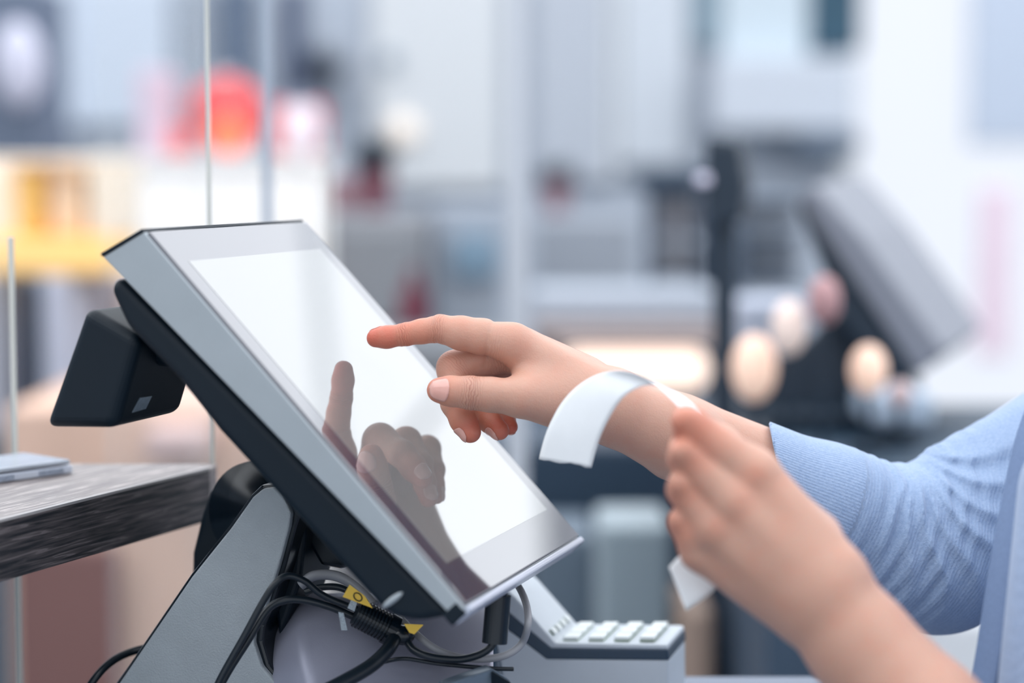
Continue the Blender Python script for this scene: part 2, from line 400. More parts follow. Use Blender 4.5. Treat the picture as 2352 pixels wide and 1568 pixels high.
bgbox('cabinet_body', 1236, 785, 1640, 900, 3.55, .28, M('slate_body', 96, 104, 116), t, down=True); base_at(t)
t = thing('light_box', 'long warm white glowing light box behind the wrist', 'light box')
bgbox('light_panel', 1290, 800, 1630, 905, 3.3, .06, M('warm_glow', 255, 226, 206, emit=.95), t, .03); bgbox('frame', 1280, 788, 1640, 800, 3.3, .08, M('brown_grey_front', 146, 132, 130), t); base_at(t)
# pole display
m_navy = M('midnight_plastic', 14, 36, 54, rough=.5)
t = thing('pole_display', 'tall black pole with a display head standing on the second counter', 'pole display')
b = prism_bm([P(x, y, 2.35) for x, y in ((1622, 312), (1698, 326), (1712, 420), (1700, 505), (1636, 530), (1616, 420))], Vector((0, 0, 0)), Vector((.02, .09, 0)), .006)
obj('display_head', b, m_navy, t)
obj('pole', cyl_bm(P(1664, 500, 2.38), P(1664, 985, 2.38), .0135, 20), m_navy, t); obj('base_plate', box_bm(*[f(P(1664, 990, 2.38)) for f in (lambda p: p.x-.05, lambda p: p.x+.05, lambda p: p.y-.05, lambda p: p.y+.05, lambda p: p.z-.004, lambda p: p.z+.006)], .002), m_navy, t)
obj('arm', box_bm(P(1600, 410, 2.36).x, P(1640, 410, 2.36).x, P(1600, 410, 2.36).y, P(1600, 410, 2.36).y+.03, P(1600, 428, 2.36).z, P(1600, 404, 2.36).z, .003), m_navy, t)
obj('led_window', box_bm(P(1600, 410, 2.34).x, P(1632, 410, 2.34).x, P(1600, 410, 2.34).y-.002, P(1600, 410, 2.34).y+.01, P(1600, 424, 2.34).z, P(1600, 400, 2.34).z, .003), M('pale_lavender_led', 215, 212, 232, emit=.25), t)
base_at(t)
# second till
t = thing('point_of_sale_terminal', 'second black till with tilted grey screen, out of focus behind the arms', 'touchscreen till')
dd = 2.45; off = Vector((.10, .24, .01))
obj('screen_housing', prism_bm([P(x, y, dd) for x, y in ((1832, 452), (1868, 420), (1980, 545), (2172, 808), (2108, 862))], Vector((0, 0, 0)), off, .004), M('till_grey', 122, 126, 138, rough=.4), t)
obj('rear_housing', prism_bm([P(x, y, dd+.002) for x, y in ((1822, 470), (1846, 452), (2100, 840), (2085, 872), (2040, 880), (1940, 760))], Vector((.004, .01, 0)), off, .006), m_navy, t)
obj('stand', prism_bm([P(x, y, dd+.06) for x, y in ((1960, 700), (2070, 850), (2110, 900), (2080, 960), (1700, 960), (1700, 860), (1830, 800), (1900, 730))], Vector((0, 0, 0)), Vector((.03, .12, 0)), .008), m_navy, t)
obj('base', box_bm(P(1690, 960, dd).x, P(2110, 960, dd).x, P(1690, 960, dd).y, P(1690, 960, dd).y+.22, P(1690, 985, dd).z, P(1690, 945, dd).z, .006), m_navy, t); base_at(t)
# counter of the second till
t = thing('sales_counter', 'dark navy counter carrying the second till', 'counter')
zt = P(1690, 988, 2.45).z
m_ctr = M('dark_navy_counter', 30, 56, 76, rough=.5)
obj('worktop', box_bm(P(1690, 0, 2.15).x, 3.4, 2.15, 2.72, zt-.04, zt-.002, .004), m_ctr, t)
obj('front_panel', box_bm(P(1790, 0, 2.15).x, 3.35, 2.22, 2.70, .0, zt-.04), M('slate_counter_front', 66, 84, 104), t); base_at(t)
bgbox('low_cabinet', 1100, 1020, 1800, 1190, 3.0, .5, M('deep_navy_cabinet', 40, 60, 80), label='deep navy low cabinet below the pointing hand', cat='cabinet', down=True)
def bulb_lamp(px, py, d, r, sz, m_, label, zb):
    t = thing('table_lamp', label, 'lamp'); c = P(px, py, d)
    obj('bulb', sphere_bm(c, r, 1, 1, sz), m_, t, True); obj('stem', cyl_bm(Vector((c.x, c.y, zb)), c-Vector((0, 0, r*sz*.95)), .004, 12), m_navy, t)
    obj('foot', cyl_bm(Vector((c.x, c.y, zb)), Vector((c.x, c.y, zb+.008)), .02, 24, .002), m_navy, t); base_at(t)
m_pe = M('peach_globe', 246, 208, 186, emit=.42); m_pp = M('pale_peach_globe', 236, 214, 204, emit=.25); zk = zt-.0015
bulb_lamp(1732, 845, 2.28, .025, 1.5, m_pe, 'tall peach globe lamp right of the pole display', zk)
bulb_lamp(1812, 752, 2.24, .019, 1.6, m_pp, 'pale peach globe lamp above the tall peach one', zk)
bulb_lamp(1893, 690, 2.22, .018, 1.5, M('rose_brown_globe', 190, 146, 148), 'rose brown globe lamp behind the second till', zk)
bulb_lamp(1995, 850, 2.26, .020, 1.4, m_pe, 'larger peach globe lamp below the second screen', zk)
bulb_lamp(2068, 905, 2.30, .013, 1.2, M('pinkish_grey', 206, 184, 186, emit=.1), 'small pinkish grey globe lamp right of the larger peach one', zk)
bgbox('storage_bin', 1702, 690, 1858, 900, 2.83, .12, M('lavender_bin', 186, 192, 208), label='lavender grey bin behind the pole display', cat='bin', down=True)
bgbox('storage_box', 1995, 905, 2150, 985, 2.35, .12, M('silver_box', 170, 186, 204), label='silver blue box on the navy counter beside the sleeve', cat='box')
rest(bpy.data.objects['storage_box.007'] if 'storage_box.007' in bpy.data.objects else bpy.data.objects['storage_box'], zk)
bgbox('display_plinth', 2130, 1420, 2300, 1640, 2.0, .2, M('milk_white', 236, 238, 242), label='white plinth seen under the blue sleeve', cat='plinth', down=True)
# low centre
bgbox('waste_bin', 1375, 1205, 1545, 1600, 2.6, .16, M('grey_green_bin', 156, 170, 178), label='pale grey upright bin between the till and the near hand', cat='bin', down=True)
bgbox('carton', 1556, 1400, 1640, 1600, 2.6, .16, M('tan_carton', 204, 176, 158), label='tan carton right of the pale grey bin', cat='carton', down=True)
bgbox('carton', 1672, 1425, 1780, 1600, 2.75, .045, M('greige_carton', 176, 172, 170), label='greige carton right of the tan carton', cat='carton', down=True)
bgbox('carton', 1225, 1230, 1368, 1600, 2.75, .2, M('steel_grey_carton', 100, 114, 128), label='steel grey carton left of the pale grey bin', cat='carton', down=True)
bgbox('window_poster', 2255, 430, 2320, 820, -DW, .05, M('faint_pink_poster', 238, 214, 226), label='faint pink poster on the bright window', cat='poster')
bgbox('window_banner', 2235, -60, 2420, 330, -DW, .05, M('pale_steel_banner', 186, 196, 212), label='pale steel blue banner at the top right of the window', cat='banner')


# ------------------------------------------------------------------ monitor frame of reference
def camvec(p): return np.array([(p[0]-1176)/F_PX, -(p[1]-784)/F_PX, 1.0])
def towd(v): return RGT*float(v[0])+UPV*float(v[1])+FWD*float(v[2])
_A, _B, _C, _D = map(camvec, ((333, 530), (700, 508), (1332, 1235), (1070, 1395)))
_l = np.linalg.solve(np.stack([-_B, _C, -_D], 1), -_A)
W_ = .225; _s = W_/np.linalg.norm(_B*_l[0]-_A)
PA = CAM+towd(_A*_s)
WD = towd(_B*_l[0]-_A).normalized()
HDv = towd(_D*_l[2]-_A)*_s; H_ = HDv.length
HD = (HDv-WD*HDv.dot(WD)).normalized()
NB = -(WD.cross(HD)); 
if NB.y < 0: NB = -NB          # points to the back of the panel
def L(u, v, t): return PA+WD*u+HD*v+NB*t
def onside(px, py, u=0.0):
    """(v,t) of a pixel on the plane u=const"""
    d = P(px, py, 1)-CAM; o = PA+WD*u
    k = (o-CAM).dot(WD)/d.dot(WD); q = CAM+d*k-o
    return q.dot(HD), q.dot(NB)
def onfront(px, py, t=0.0):
    d = P(px, py, 1)-CAM; o = PA+NB*t
    k = (o-CAM).dot(NB)/d.dot(NB); q = CAM+d*k-o
    return q.dot(WD), q.dot(HD)
def sp(px, py, u=0.0):
    v, t = onside(px, py, u); return L(u, v, t)
m_silver = mat('silver_satin_plastic', rgb(166, 174, 180), .38, metal=.15, bump=.05, bscale=2500, var=.03, vscale=30)
m_dark = mat('black_blue_satin_plastic', rgb(6, 23, 35), .48, spec=.3, bump=.05, bscale=2500, var=.05, vscale=20)
m_black = mat('black_gloss_plastic', rgb(10, 22, 32), .25, var=.05)
m_grey = mat('grey_textured_panel', rgb(166, 173, 178), .6, bump=.5, bscale=900, var=.04, vscale=60)
m_edge = mat('lavender_bezel_edge', rgb(195, 200, 215), .3, var=.02)
def glassmat(name, emit_col, emit, base, ior=2.7):
    m = bpy.data.materials.new(name); m.use_nodes = True; b = m.node_tree.nodes['Principled BSDF']
    nt = m.node_tree
    b.inputs['Base Color'].default_value = base; b.inputs['Roughness'].default_value = .035; b.inputs['IOR'].default_value = ior
    b.inputs['Emission Color'].default_value = emit_col; b.inputs['Emission Strength'].default_value = emit
    n = nt.nodes.new('ShaderNodeTexNoise'); n.inputs['Scale'].default_value = 6
    r = nt.nodes.new('ShaderNodeMapRange'); r.inputs['To Min'].default_value = .03; r.inputs['To Max'].default_value = .05
    nt.links.new(n.outputs['Fac'], r.inputs['Value']); nt.links.new(r.outputs[0], b.inputs['Roughness'])
    return m
m_glass = glassmat('black_glass_bezel', (0, 0, 0, 1), 0, (.05, .05, .075, 1))
m_disp = glassmat('lit_white_display', (.9, .95, 1, 1), .13, (.05, .052, .055, 1), 3.2)
term = thing('point_of_sale_terminal', 'large silver and black touchscreen till with a blank white lit screen on a grey stand', 'touchscreen till')
# front panel housing: silver wedge
v0, t0 = onside(236, 590); v1, t1 = onside(1040, 1418)
prof = [(0, 0.001), (H_, .001), (H_+.001, .012), (v1, t1), (v0, t0)]
poly = [L(0, v, t) for v, t in prof]
h1 = obj('screen_housing', prism_bm(poly, WD*0, WD*W_, .0022, 3), m_silver, term)
# front glass
gl = obj('front_glass', box_bm(0, 1, 0, 1, 0, 1), m_glass, term)
def slab(obj_, u0, u1, va, vb, ta, tb, bv=.0008):
    me = obj_.data; b = bmesh.new()
    c = [L(u, v, t) for t in (ta, tb) for (u, v) in ((u0, va), (u1, va), (u1, vb), (u0, vb))]
    vs = [b.verts.new(p) for p in c]
    for f in ((0, 1, 2, 3), (7, 6, 5, 4), (0, 4, 5, 1), (1, 5, 6, 2), (2, 6, 7, 3), (3, 7, 4, 0)): b.faces.new([vs[i] for i in f])
    bmesh.ops.recalc_face_normals(b, faces=b.faces)
    if bv: bevel(b, bv)
    b.to_mesh(me); b.free()
slab(gl, .0015, W_-.0015, .0015, H_-.0015, -.0012, .002)
c4 = [onfront(*p) for p in ((432, 605), (735, 572), (1250, 1175), (1022, 1296))]
us = ((c4[0][0]+c4[3][0])/2, (c4[1][0]+c4[2][0])/2); vs_ = ((c4[0][1]+c4[1][1])/2, (c4[2][1]+c4[3][1])/2)
print('PANEL', W_, H_, c4)
ds = obj('display', box_bm(0, 1, 0, 1, 0, 1), m_disp, term)
slab(ds, us[0], us[1], vs_[0], vs_[1], -.00135, .0005, 0)
tag(ds, 'blank white lit display area')
# bottom lip
lip = obj('bottom_lip', box_bm(0, 1, 0, 1, 0, 1), m_edge, term)
slab(lip, .001, W_, H_-.0005, H_+.0035, -.0015, .012, .0012)
tt = obj('top_trim', box_bm(0, 1, 0, 1, 0, 1), m_dark, term)
tt.data = obj('tmp', prism_bm([L(0, -.0002, .001), L(0, v0-.0002, t0+.0002), L(0, v0-.0024, t0-.0003), L(0, -.0022, .0005)], WD*-.0005, WD*(W_+.0005), .0004)).data; bpy.data.objects.remove(bpy.data.objects['tmp']); tt.data.materials.clear(); tt.data.materials.append(m_dark)
ct = obj('corner_cap', box_bm(0, 1, 0, 1, 0, 1), m_dark, term)
slab(ct, -.0006, .008, H_-.006, H_+.0025, .0025, .014, .001)
# dark back housing, a bevelled shell along the wedge
pp = [(268, 634), (249, 664), (290, 750), (410, 873), (500, 988), (690, 1195), (872, 1396), (905, 1418), (960, 1428), (1040, 1414)]
poly = [sp(x, y, .004) for x, y in pp]
obj('rear_housing', prism_bm(poly, WD*0, WD*(W_-.008), .006, 4, .25), m_dark, term)
# power button recess
b = sphere_bm(Vector((0, 0, 0)), 1)
q0 = sp(878, 1395, .0035); q1 = sp(925, 1360, .0035)
obj('power_button', tube_bm([q0+(q1-q0)*k/8 for k in range(9)], lambda t: .0019*math.sqrt(max(.02, 1-(2*t-1)**2)), 12), m_silver, term, True)
bpy.data.meshes  # (kept)
# ---- customer display
cust = [(196, 704), (98, 982), (262, 984), (322, 776)]
U0 = .012
poly = [sp(x, y, U0) for x, y in cust]
cb = obj('customer_display', prism_bm(poly, WD*0, WD*.085, .0065, 5, .5), m_dark, term)
# back-plate lip of that display
pc = [sp(x, y, U0+.001) for x, y in ((232, 742), (142, 952))]
obj('seam', tube_bm([pc[0]+(pc[1]-pc[0])*k/6+WD*.0008 for k in range(7)], .0005, 6), m_black, cb)
f0 = sp(262, 984, U0); f1 = sp(322, 776, U0); nn = WD.cross((f1-f0).normalized()).normalized()
if nn.x < 0: nn = -nn
def onpl(px, py):
    d = P(px, py, 1)-CAM; return CAM+d*((f0-CAM).dot(nn)/d.dot(nn))
stp = [onpl(*p) for p in ((303, 947), (321, 913), (348, 909), (334, 938))]
m_stick = mat('foil_sticker', rgb(150, 165, 178), .3, metal=.4, var=.15, vscale=400)
obj('sticker', prism_bm(stp, nn*0, nn*.0004), m_stick, cb)
# bracket
ba = sp(330, 790, .05); bb = sp(420, 800, .05)
obj('display_bracket', cyl_bm(ba, bb, .012, 20, .001), m_dark, term)
# ---- stand: near side panel, far side panel, middle body, hinge
arm = [(604, 1122), (640, 1118), (668, 1178), (664, 1210), (640, 1300), (608, 1400), (586, 1440), (582, 1475), (600, 1530), (660, 1600), (700, 1640), (225, 1640), (300, 1530), (440, 1325), (530, 1213), (580, 1142)]
UA = .082
armp = [sp(x, y, UA) for x, y in arm]
obj('stand_side', prism_bm(armp, WD*0, WD*.006, .0012, 2, .3), m_grey, term)
rim = [sp(x, y, UA) for x, y in [(594, 1115), (650, 1110), (684, 1180), (672, 1215), (650, 1300), (618, 1400), (600, 1440), (596, 1475), (612, 1530), (668, 1600), (705, 1645), (205, 1645), (288, 1530), (430, 1322), (520, 1208), (570, 1138)]]
st = obj('stand_body', prism_bm(rim, WD*.004, WD*.060, .002, 2, .3), m_black, term)
rim2 = [sp(x, y, UA+.02) for x, y in [(655, 1100), (700, 1180), (700, 1230), (690, 1330), (660, 1420), (640, 1470), (620, 1320), (640, 1200)]]
obj('hinge_cover', prism_bm(rim2, WD*0, WD*.05, .003, 3, .3), m_dark, term)
hp = sp(590, 1180, UA+.05)
obj('hinge_barrel', cyl_bm(hp+WD*.0, hp+WD*.075, .034, 48, .004), m_black, term, True)
far = [sp(x, y, UA+.06) for x, y in [(500, 1100), (560, 1075), (620, 1085), (660, 1180), (640, 1400), (600, 1560), (470, 1560), (438, 1350), (440, 1270), (462, 1180), (480, 1130)]]
obj('stand_far_side', prism_bm(far, WD*0, WD*.012, .004, 3, .3), m_dark, term)
# neck joining hinge to the housing
obj('neck', prism_bm([sp(x, y, .085) for x, y in [(690, 1190), (760, 1260), (745, 1330), (690, 1320), (640, 1230)]], WD*.03, WD*.07, .003, 2), m_black, term)
ZT = .905
# curved base: a swept sheet rising from the counter to the stand
m_base = mat('lilac_grey_satin_base', rgb(160, 162, 180), .33, metal=.25, bump=.12, bscale=1800, var=.03, vscale=40)
rows = []
for i in range(29):
    s = i/28; row = []
    for j in range(33):
        w = j/32
        x = 588+w*545+70*s*s*(1-w); y = 1372+s*300-10*w
        d = 1.335-.13*s**.8 - .035*math.sin(w*math.pi)*(1-s) + .05*max(0, .18-w)/.18*(.4+s*.6) - .01*math.sin(w*5+s*2)
        row.append(P(x, y, d))
    rows.append(row)
bs = obj('base', solidify_strip(rows, .004), m_base, term, True)
for o_ in term.children:
    if o_.name.split('.')[0] in ('base', 'stand_side', 'stand_body', 'stand_far_side', 'hinge_cover', 'neck'): (rest if o_.name.startswith('base') else cutz)(o_)
base_at(term)
# ------------------------------------------------------------------ counter, shelf and props
m_ctop = mat('grey_blue_counter', rgb(122, 132, 150), .45, var=.05, vscale=8, bump=.05)
CT = ZTOP
t = thing('service_counter', 'grey blue service counter carrying the till and the keypad', 'counter')
poly = [Vector((-.22, 1.02, CT)), Vector((.222, 1.02, CT)), Vector((.222, 1.420, CT)), Vector((-.22, 1.420, CT))]
zc = ZTOP
poly = [Vector((p.x, p.y, zc)) for p in poly]
obj('worktop', prism_bm(poly, Vector((0, 0, -.03)), Vector((0, 0, 0)), .002), m_ctop, t)
poly2 = [Vector((p.x*.96, p.y+(.01 if p.y < 1.2 else -.01), 0)) for p in poly]
obj('cabinet_body', prism_bm(poly2, Vector((0, 0, 0)), Vector((0, 0, zc-.03))), mat('dark_counter_body', rgb(34, 50, 64), .6, var=.05), t); base_at(t)
# dark wood shelf
def wood(name, c0, c1, rough):
    m = bpy.data.materials.new(name); m.use_nodes = True; nt = m.node_tree; b = nt.nodes['Principled BSDF']; N = nt.nodes.new; Lk = nt.links.new
    tc = N('ShaderNodeTexCoord'); mp = N('ShaderNodeMapping'); mp.inputs['Rotation'].default_value = (0, 0, -math.radians(65.7)); mp.inputs['Scale'].default_value = (1, 1, 1)
    mp2 = N('ShaderNodeMapping'); mp2.inputs['Scale'].default_value = (22, 380, 520)
    mp.vector_type = 'POINT'
    Lk(tc.outputs['Object'], mp.inputs[0]); Lk(mp.outputs[0], mp2.inputs[0])
    n = N('ShaderNodeTexNoise'); n.inputs['Scale'].default_value = 1; n.inputs['Detail'].default_value = 6; n.inputs['Distortion'].default_value = .6; Lk(mp2.outputs[0], n.inputs['Vector'])
    r = N('ShaderNodeValToRGB'); e = r.color_ramp.elements; e[0].position = .38; e[1].position = .58; e[0].color = c0; e[1].color = c1
    x = e.new(.63); x.color = tuple(min(1, c*2.0) for c in c1[:3])+(1,); e.new(.70).color = c1
    Lk(n.outputs['Fac'], r.inputs[0]); Lk(r.outputs[0], b.inputs['Base Color']); b.inputs['Roughness'].default_value = rough
    bp = N('ShaderNodeBump'); bp.inputs['Strength'].default_value = .35; bp.inputs['Distance'].default_value = .0006; Lk(n.outputs['Fac'], bp.inputs['Height']); Lk(bp.outputs[0], b.inputs['Normal'])
    return m
m_wood = wood('oak_lit_top', rgb(118, 110, 111), rgb(150, 142, 140), .42)  # top: laminate lightened for light from above
m_wood_shade = wood('oak_shaded_front', rgb(30, 33, 40), rgb(86, 80, 82), .5)  # same laminate, darkened to paint the shade on the front face
sA = P(0, 1200, 1.20); sB = P(482, 1071, 1.41)
zs = (sA.z+sB.z)/2; print('SHELF z', sA.z, sB.z)
dirs = Vector((sB.x-sA.x, sB.y-sA.y, 0)).normalized()
fl = Vector((sB.x, sB.y, zs))-dirs*.6; br = Vector((sB.x, sB.y, zs))
bk = Vector((-.9, br.y+.035, zs)); bk2 = Vector((br.x+.002, br.y+.02, zs))
poly = [fl, br, bk2, bk]
t = thing('shelf', 'dark oak shelf board at the left edge with open grain front', 'shelf')
obj('shelf_board', prism_bm(poly, Vector((0, 0, -.036)), Vector((0, 0, 0)), .0008), m_wood, t)
obj('shaded_front', prism_bm([fl+Vector((0, -.0006, 0)), br+Vector((0, -.0006, 0)), br+Vector((0, .0004, 0)), fl+Vector((0, .0004, 0))], Vector((0, 0, -.0362)), Vector((0, 0, -.0012))), m_wood_shade, t)  # thin sheet carrying the painted shade of the shelf front
obj('shelf_edge', prism_bm([fl+Vector((.0, -.0004, .0006)), br+Vector((0, -.0004, .0006)), br+Vector((-.002, .003, .0006)), fl+Vector((-.002, .003, .0006))], Vector((0, 0, -.0016)), Vector((0, 0, 0))), mat('pale_edge_strip', rgb(176, 172, 172), .4, var=.1), t)  # paler strip along the top front edge
br_ = Vector((fl.x+.12, fl.y+.09, 0))
obj('bracket', box_bm(br_.x-.01, br_.x+.01, br_.y, br_.y+.14, zs-.16, zs-.03, .002), m_silver, t)
base_at(t)
# clear plastic case lying on the shelf
m_clear = mat('clear_milky_plastic', rgb(205, 212, 226), .2, spec=.6, coat=.3, var=.05, vscale=40)
t = thing('plastic_case', 'milky clear plastic case lying flat on the dark shelf', 'plastic case')
cA = P(-260, 1190, 1.27); cA.z = zs; cB = P(168, 1082, 1.385); cB.z = zs
cA.y = cB.y-.15; cA.x = cB.x-.13
dx = (cB-cA); sdv = Vector((-dx.y, dx.x, 0)).normalized()*.055
pl = [cA, cB, cB+sdv, cA+sdv]
obj('tray', prism_bm(pl, Vector((0, 0, .0003)), Vector((0, 0, .006)), .0012), m_clear, t)
pl = [cA+dx*.01, cB-dx*.01, cB-dx*.01+sdv*.96, cA+dx*.01+sdv*.96]
obj('lid', prism_bm(pl, Vector((0, 0, .0068)), Vector((0, 0, .0100)), .001), mat('clear_grey_lid', rgb(176, 184, 196), .15, var=.08, vscale=60), t)
sdn = sdv.normalized()
for f in (.50, .66, .86):
    q = cA+dx*f-sdn*.0003
    obj('label_strip', prism_bm([q, q+dx*.10, q+dx*.10+sdn*.0005, q+sdn*.0005], Vector((0, 0, .0015)), Vector((0, 0, .0048))), mat('printed_grey_strip', rgb(150, 160, 178), .5, var=.3, vscale=900), t)
base_at(t)
# glass edges and posts
m_gl = bpy.data.materials.new('clear_glass'); m_gl.use_nodes = True; nt = m_gl.node_tree; b = nt.nodes['Principled BSDF']
b.inputs['Base Color'].default_value = (.94, .98, .98, 1); b.inputs['Roughness'].default_value = .02; b.inputs['Alpha'].default_value = .06
m_gedge = mat('polished_glass_edge', rgb(205, 206, 200), .25, var=.05, vscale=10)
def pane(name, label, px, d, w_px, topz, botz, run, m_e, tdir):
    t = thing(name, label, 'glass panel'); p = P(px, 500, d); w = w_px/F_PX*d
    e = box_bm(p.x-w/2, p.x+w/2, p.y, p.y+.004, botz, topz, .0004); obj('polished_edge', e, m_e, t)
    q0 = Vector((p.x, p.y+.005, botz)); q1 = q0+tdir*run
    obj('pane', prism_bm([q0, q1, q1+Vector((0, 0, topz-botz)), q0+Vector((0, 0, topz-botz))], Vector((-.0015, 0, 0)), Vector((.0015, 0, 0))), m_gl, t); base_at(t)
pane('glass_panel', 'clear glass panel whose bright edge rises behind the shelf end', 480, 1.418, 9, 1.75, .0, .35, m_gedge, Vector((-.40, .92, 0)))
pane('glass_panel', 'clear glass panel whose edge crosses above the top of the till', 614, 1.9, 24, 2.1, 0, .5, mat('frosted_strip', rgb(176, 186, 200), .5), Vector((-.30, .95, 0)))
pane('glass_panel', 'clear glass panel with a thin edge right of the jar', 752, 2.2, 7, 1.30, 0, .4, m_gedge, Vector((-.2, .97, 0)))
pane('glass_panel', 'short glass panel with a thin edge at the far left', 22, 1.42, 11, P(22, 545, 1.42).z, 0, .3, m_gedge, Vector((-.6, .8, 0)))
x0 = P(1162, 0, 2.3).x; x1 = P(1212, 0, 2.3).x
tag(obj('post', box_bm(x0, x1, 2.3, 2.34, 0, 3.6, .002), mat('white_post', rgb(200, 204, 212), .4, var=.02)), 'slim white metal post rising behind the pointing finger', 'post')

# keypad
m_kp = mat('light_grey_keypad', rgb(196, 204, 212), .5, var=.03, vscale=40)
t = thing('payment_keypad', 'light grey keypad with a dark stripe and pale raised keys', 'keypad')
dk = 1.355; ext = Vector((.016, .058, 0))
K = lambda x, y: P(x, y, dk)
obj('lower_body', prism_bm([K(1130, 1420), K(1180, 1452), K(1262, 1512), K(1535, 1515), K(1537, 1700), K(1180, 1700)], Vector((0, 0, 0)), ext, .0015), m_kp, t)
cutz(t.children[0])
obj('dark_stripe', prism_bm([K(1130, 1385), K(1170, 1408), K(1266, 1488), K(1534, 1491), K(1537, 1516), K(1255, 1514), K(1178, 1455), K(1130, 1422)], WD*-.0004, ext*1.01, .001), mat('navy_stripe', rgb(34, 58, 80), .4, var=.03), t)
top = prism_bm([K(1150, 1340), K(1185, 1372), K(1276, 1476), K(1532, 1480), K(1534, 1492), K(1265, 1489), K(1170, 1409), K(1140, 1385)], Vector((0, 0, 0)), ext, .0012)
obj('top_panel', top, m_kp, t)
m_key = mat('white_key', rgb(222, 228, 228), .45, var=.02); m_keyg = mat('green_key_base', rgb(128, 150, 120), .6, var=.03)
def key(o, ux, uy, nz, sx, sy, h):
    b = bmesh.new(); p = [o, o+ux*sx, o+ux*sx+uy*sy, o+uy*sy]
    k = obj('key', prism_bm(p, nz*.0004, nz*h, .0006), m_key, t)
    obj('key_base', prism_bm([q-(p[0]+p[2]-p[1]-p[3])*0 for q in p], nz*-.0002, nz*.0008), m_keyg, k)
uy = ext.normalized()
for c in range(4):
    o = K(1288+59*c, 1477)
    for r in range(3):
        key(o+uy*(.006+.0165*r), RGT, uy, Vector((0, 0, 1)), .0098, .0148, .003)
sl_ = (K(1276, 1476)-K(1185, 1372)).normalized(); nsl = sl_.cross(uy).normalized()
if nsl.z < 0: nsl = -nsl
for r in range(4):
    for c in range(1):
        key(K(1266-28*c, 1464-32*c)+uy*(.006+.0125*r), sl_*-1, uy, nsl, .0045, .008, .0022)
base_at(t)

# cables
m_cab = mat('black_cable', rgb(16, 28, 38), .35, spec=.5, var=.05, vscale=200)
m_gcab = mat('grey_cable', rgb(148, 150, 156), .45, var=.03)
def cable(pts, rpx, m_, label, name='cable', flat=None, cat='cable'):
    q = catmull([P(*p) for p in pts], 10); d = sum(p[2] for p in pts)/len(pts)
    o = rest(obj(name, tube_bm(q, rpx*d/F_PX, 14, flat=flat), m_, None, True)); return tag(o, label, cat) if label else o
cable([(470, 1640, 1.230), (505, 1560, 1.230), (560, 1462, 1.230), (602, 1385, 1.230), (632, 1340, 1.230), (662, 1322, 1.233), (700, 1334, 1.235), (735, 1362, 1.237), (775, 1382, 1.239), (830, 1402, 1.241)], 8, m_cab, 'black twin cable arching over the stand side, upper strand')
cable([(482, 1640, 1.235), (513, 1562, 1.235), (571, 1468, 1.235), (614, 1400, 1.237), (655, 1378, 1.237), (700, 1378, 1.239), (760, 1394, 1.241), (822, 1420, 1.243)], 9, m_cab, 'black cable running beside the stand into the ribbed plug, lower strand')
t = thing('cable_plug', 'black ribbed strain relief plug under the till bottom corner', 'plug')
a = P(818, 1405, 1.237); b_ = P(905, 1450, 1.241); dv = (b_-a)
obj('core', cyl_bm(a, b_, .0078, 28, .0008), m_cab, t)
for k in range(9):
    c0 = a+dv*(.05+.085*k); obj('rib', cyl_bm(c0, c0+dv*.045, .0090, 28, .0004), m_cab, t)
obj('boot', cyl_bm(a+dv*.80, a+dv*1.02, .0098, 28, .001), m_black, t)
obj('knob', sphere_bm(P(925, 1458, 1.237), .0068, 1.1, 1, .9), m_black, t, True); base_at(t)
cable([(905, 1468, 1.232), (888, 1495, 1.222), (850, 1530, 1.215), (790, 1565, 1.205), (700, 1610, 1.19), (640, 1640, 1.185)], 17, m_cab, 'thick flat black cable curving down from the ribbed plug')
cable([(930, 1465, 1.237), (950, 1492, 1.230), (990, 1508, 1.225), (1050, 1514, 1.225), (1095, 1505, 1.225), (1125, 1488, 1.225), (1136, 1470, 1.225)], 9, m_cab, 'black cable looping from the knob to the ferrite core')
fc = thing('ferrite_core', 'black cylindrical ferrite core hanging below the screen edge', 'ferrite core')
obj('cylinder', cyl_bm(P(1136, 1476, 1.225), P(1145, 1366, 1.225), .0076, 28, .0012), m_cab, fc); obj('end_ring', cyl_bm(P(1145, 1368, 1.224), P(1145.5, 1361, 1.224), .0055, 24), m_black, fc); base_at(fc)
cable([(1165, 1318, 1.300), (1190, 1345, 1.285), (1208, 1385, 1.265), (1213, 1430, 1.235), (1200, 1475, 1.240), (1165, 1503, 1.235), (1110, 1513, 1.235), (1050, 1508, 1.235), (1000, 1490, 1.235), (955, 1455, 1.245), (920, 1420, 1.255)], 8.5, m_gcab, 'pale grey cable hanging in a loop below the screen')
cable([(690, 1345, 1.265), (720, 1322, 1.265), (770, 1322, 1.265), (815, 1345, 1.260), (860, 1390, 1.250)], 12, m_gcab, 'grey cable behind the black strands near the stand')
cable([(700, 1360, 1.250), (740, 1348, 1.250), (790, 1352, 1.250), (850, 1390, 1.250)], 8, m_cab, 'black cable tucked beneath the grey cable')
cable([(170, 1640, 1.31), (215, 1562, 1.31), (258, 1518, 1.32), (310, 1494, 1.33), (370, 1482, 1.33)], 9, m_cab, 'black cable leaving the back of the stand at the lower left')
cable([(880, 1520, 1.235), (930, 1512, 1.230), (1010, 1524, 1.230), (1120, 1534, 1.230), (1180, 1536, 1.230)], 5, m_cab, 'thin black cable lying under the cable loops')
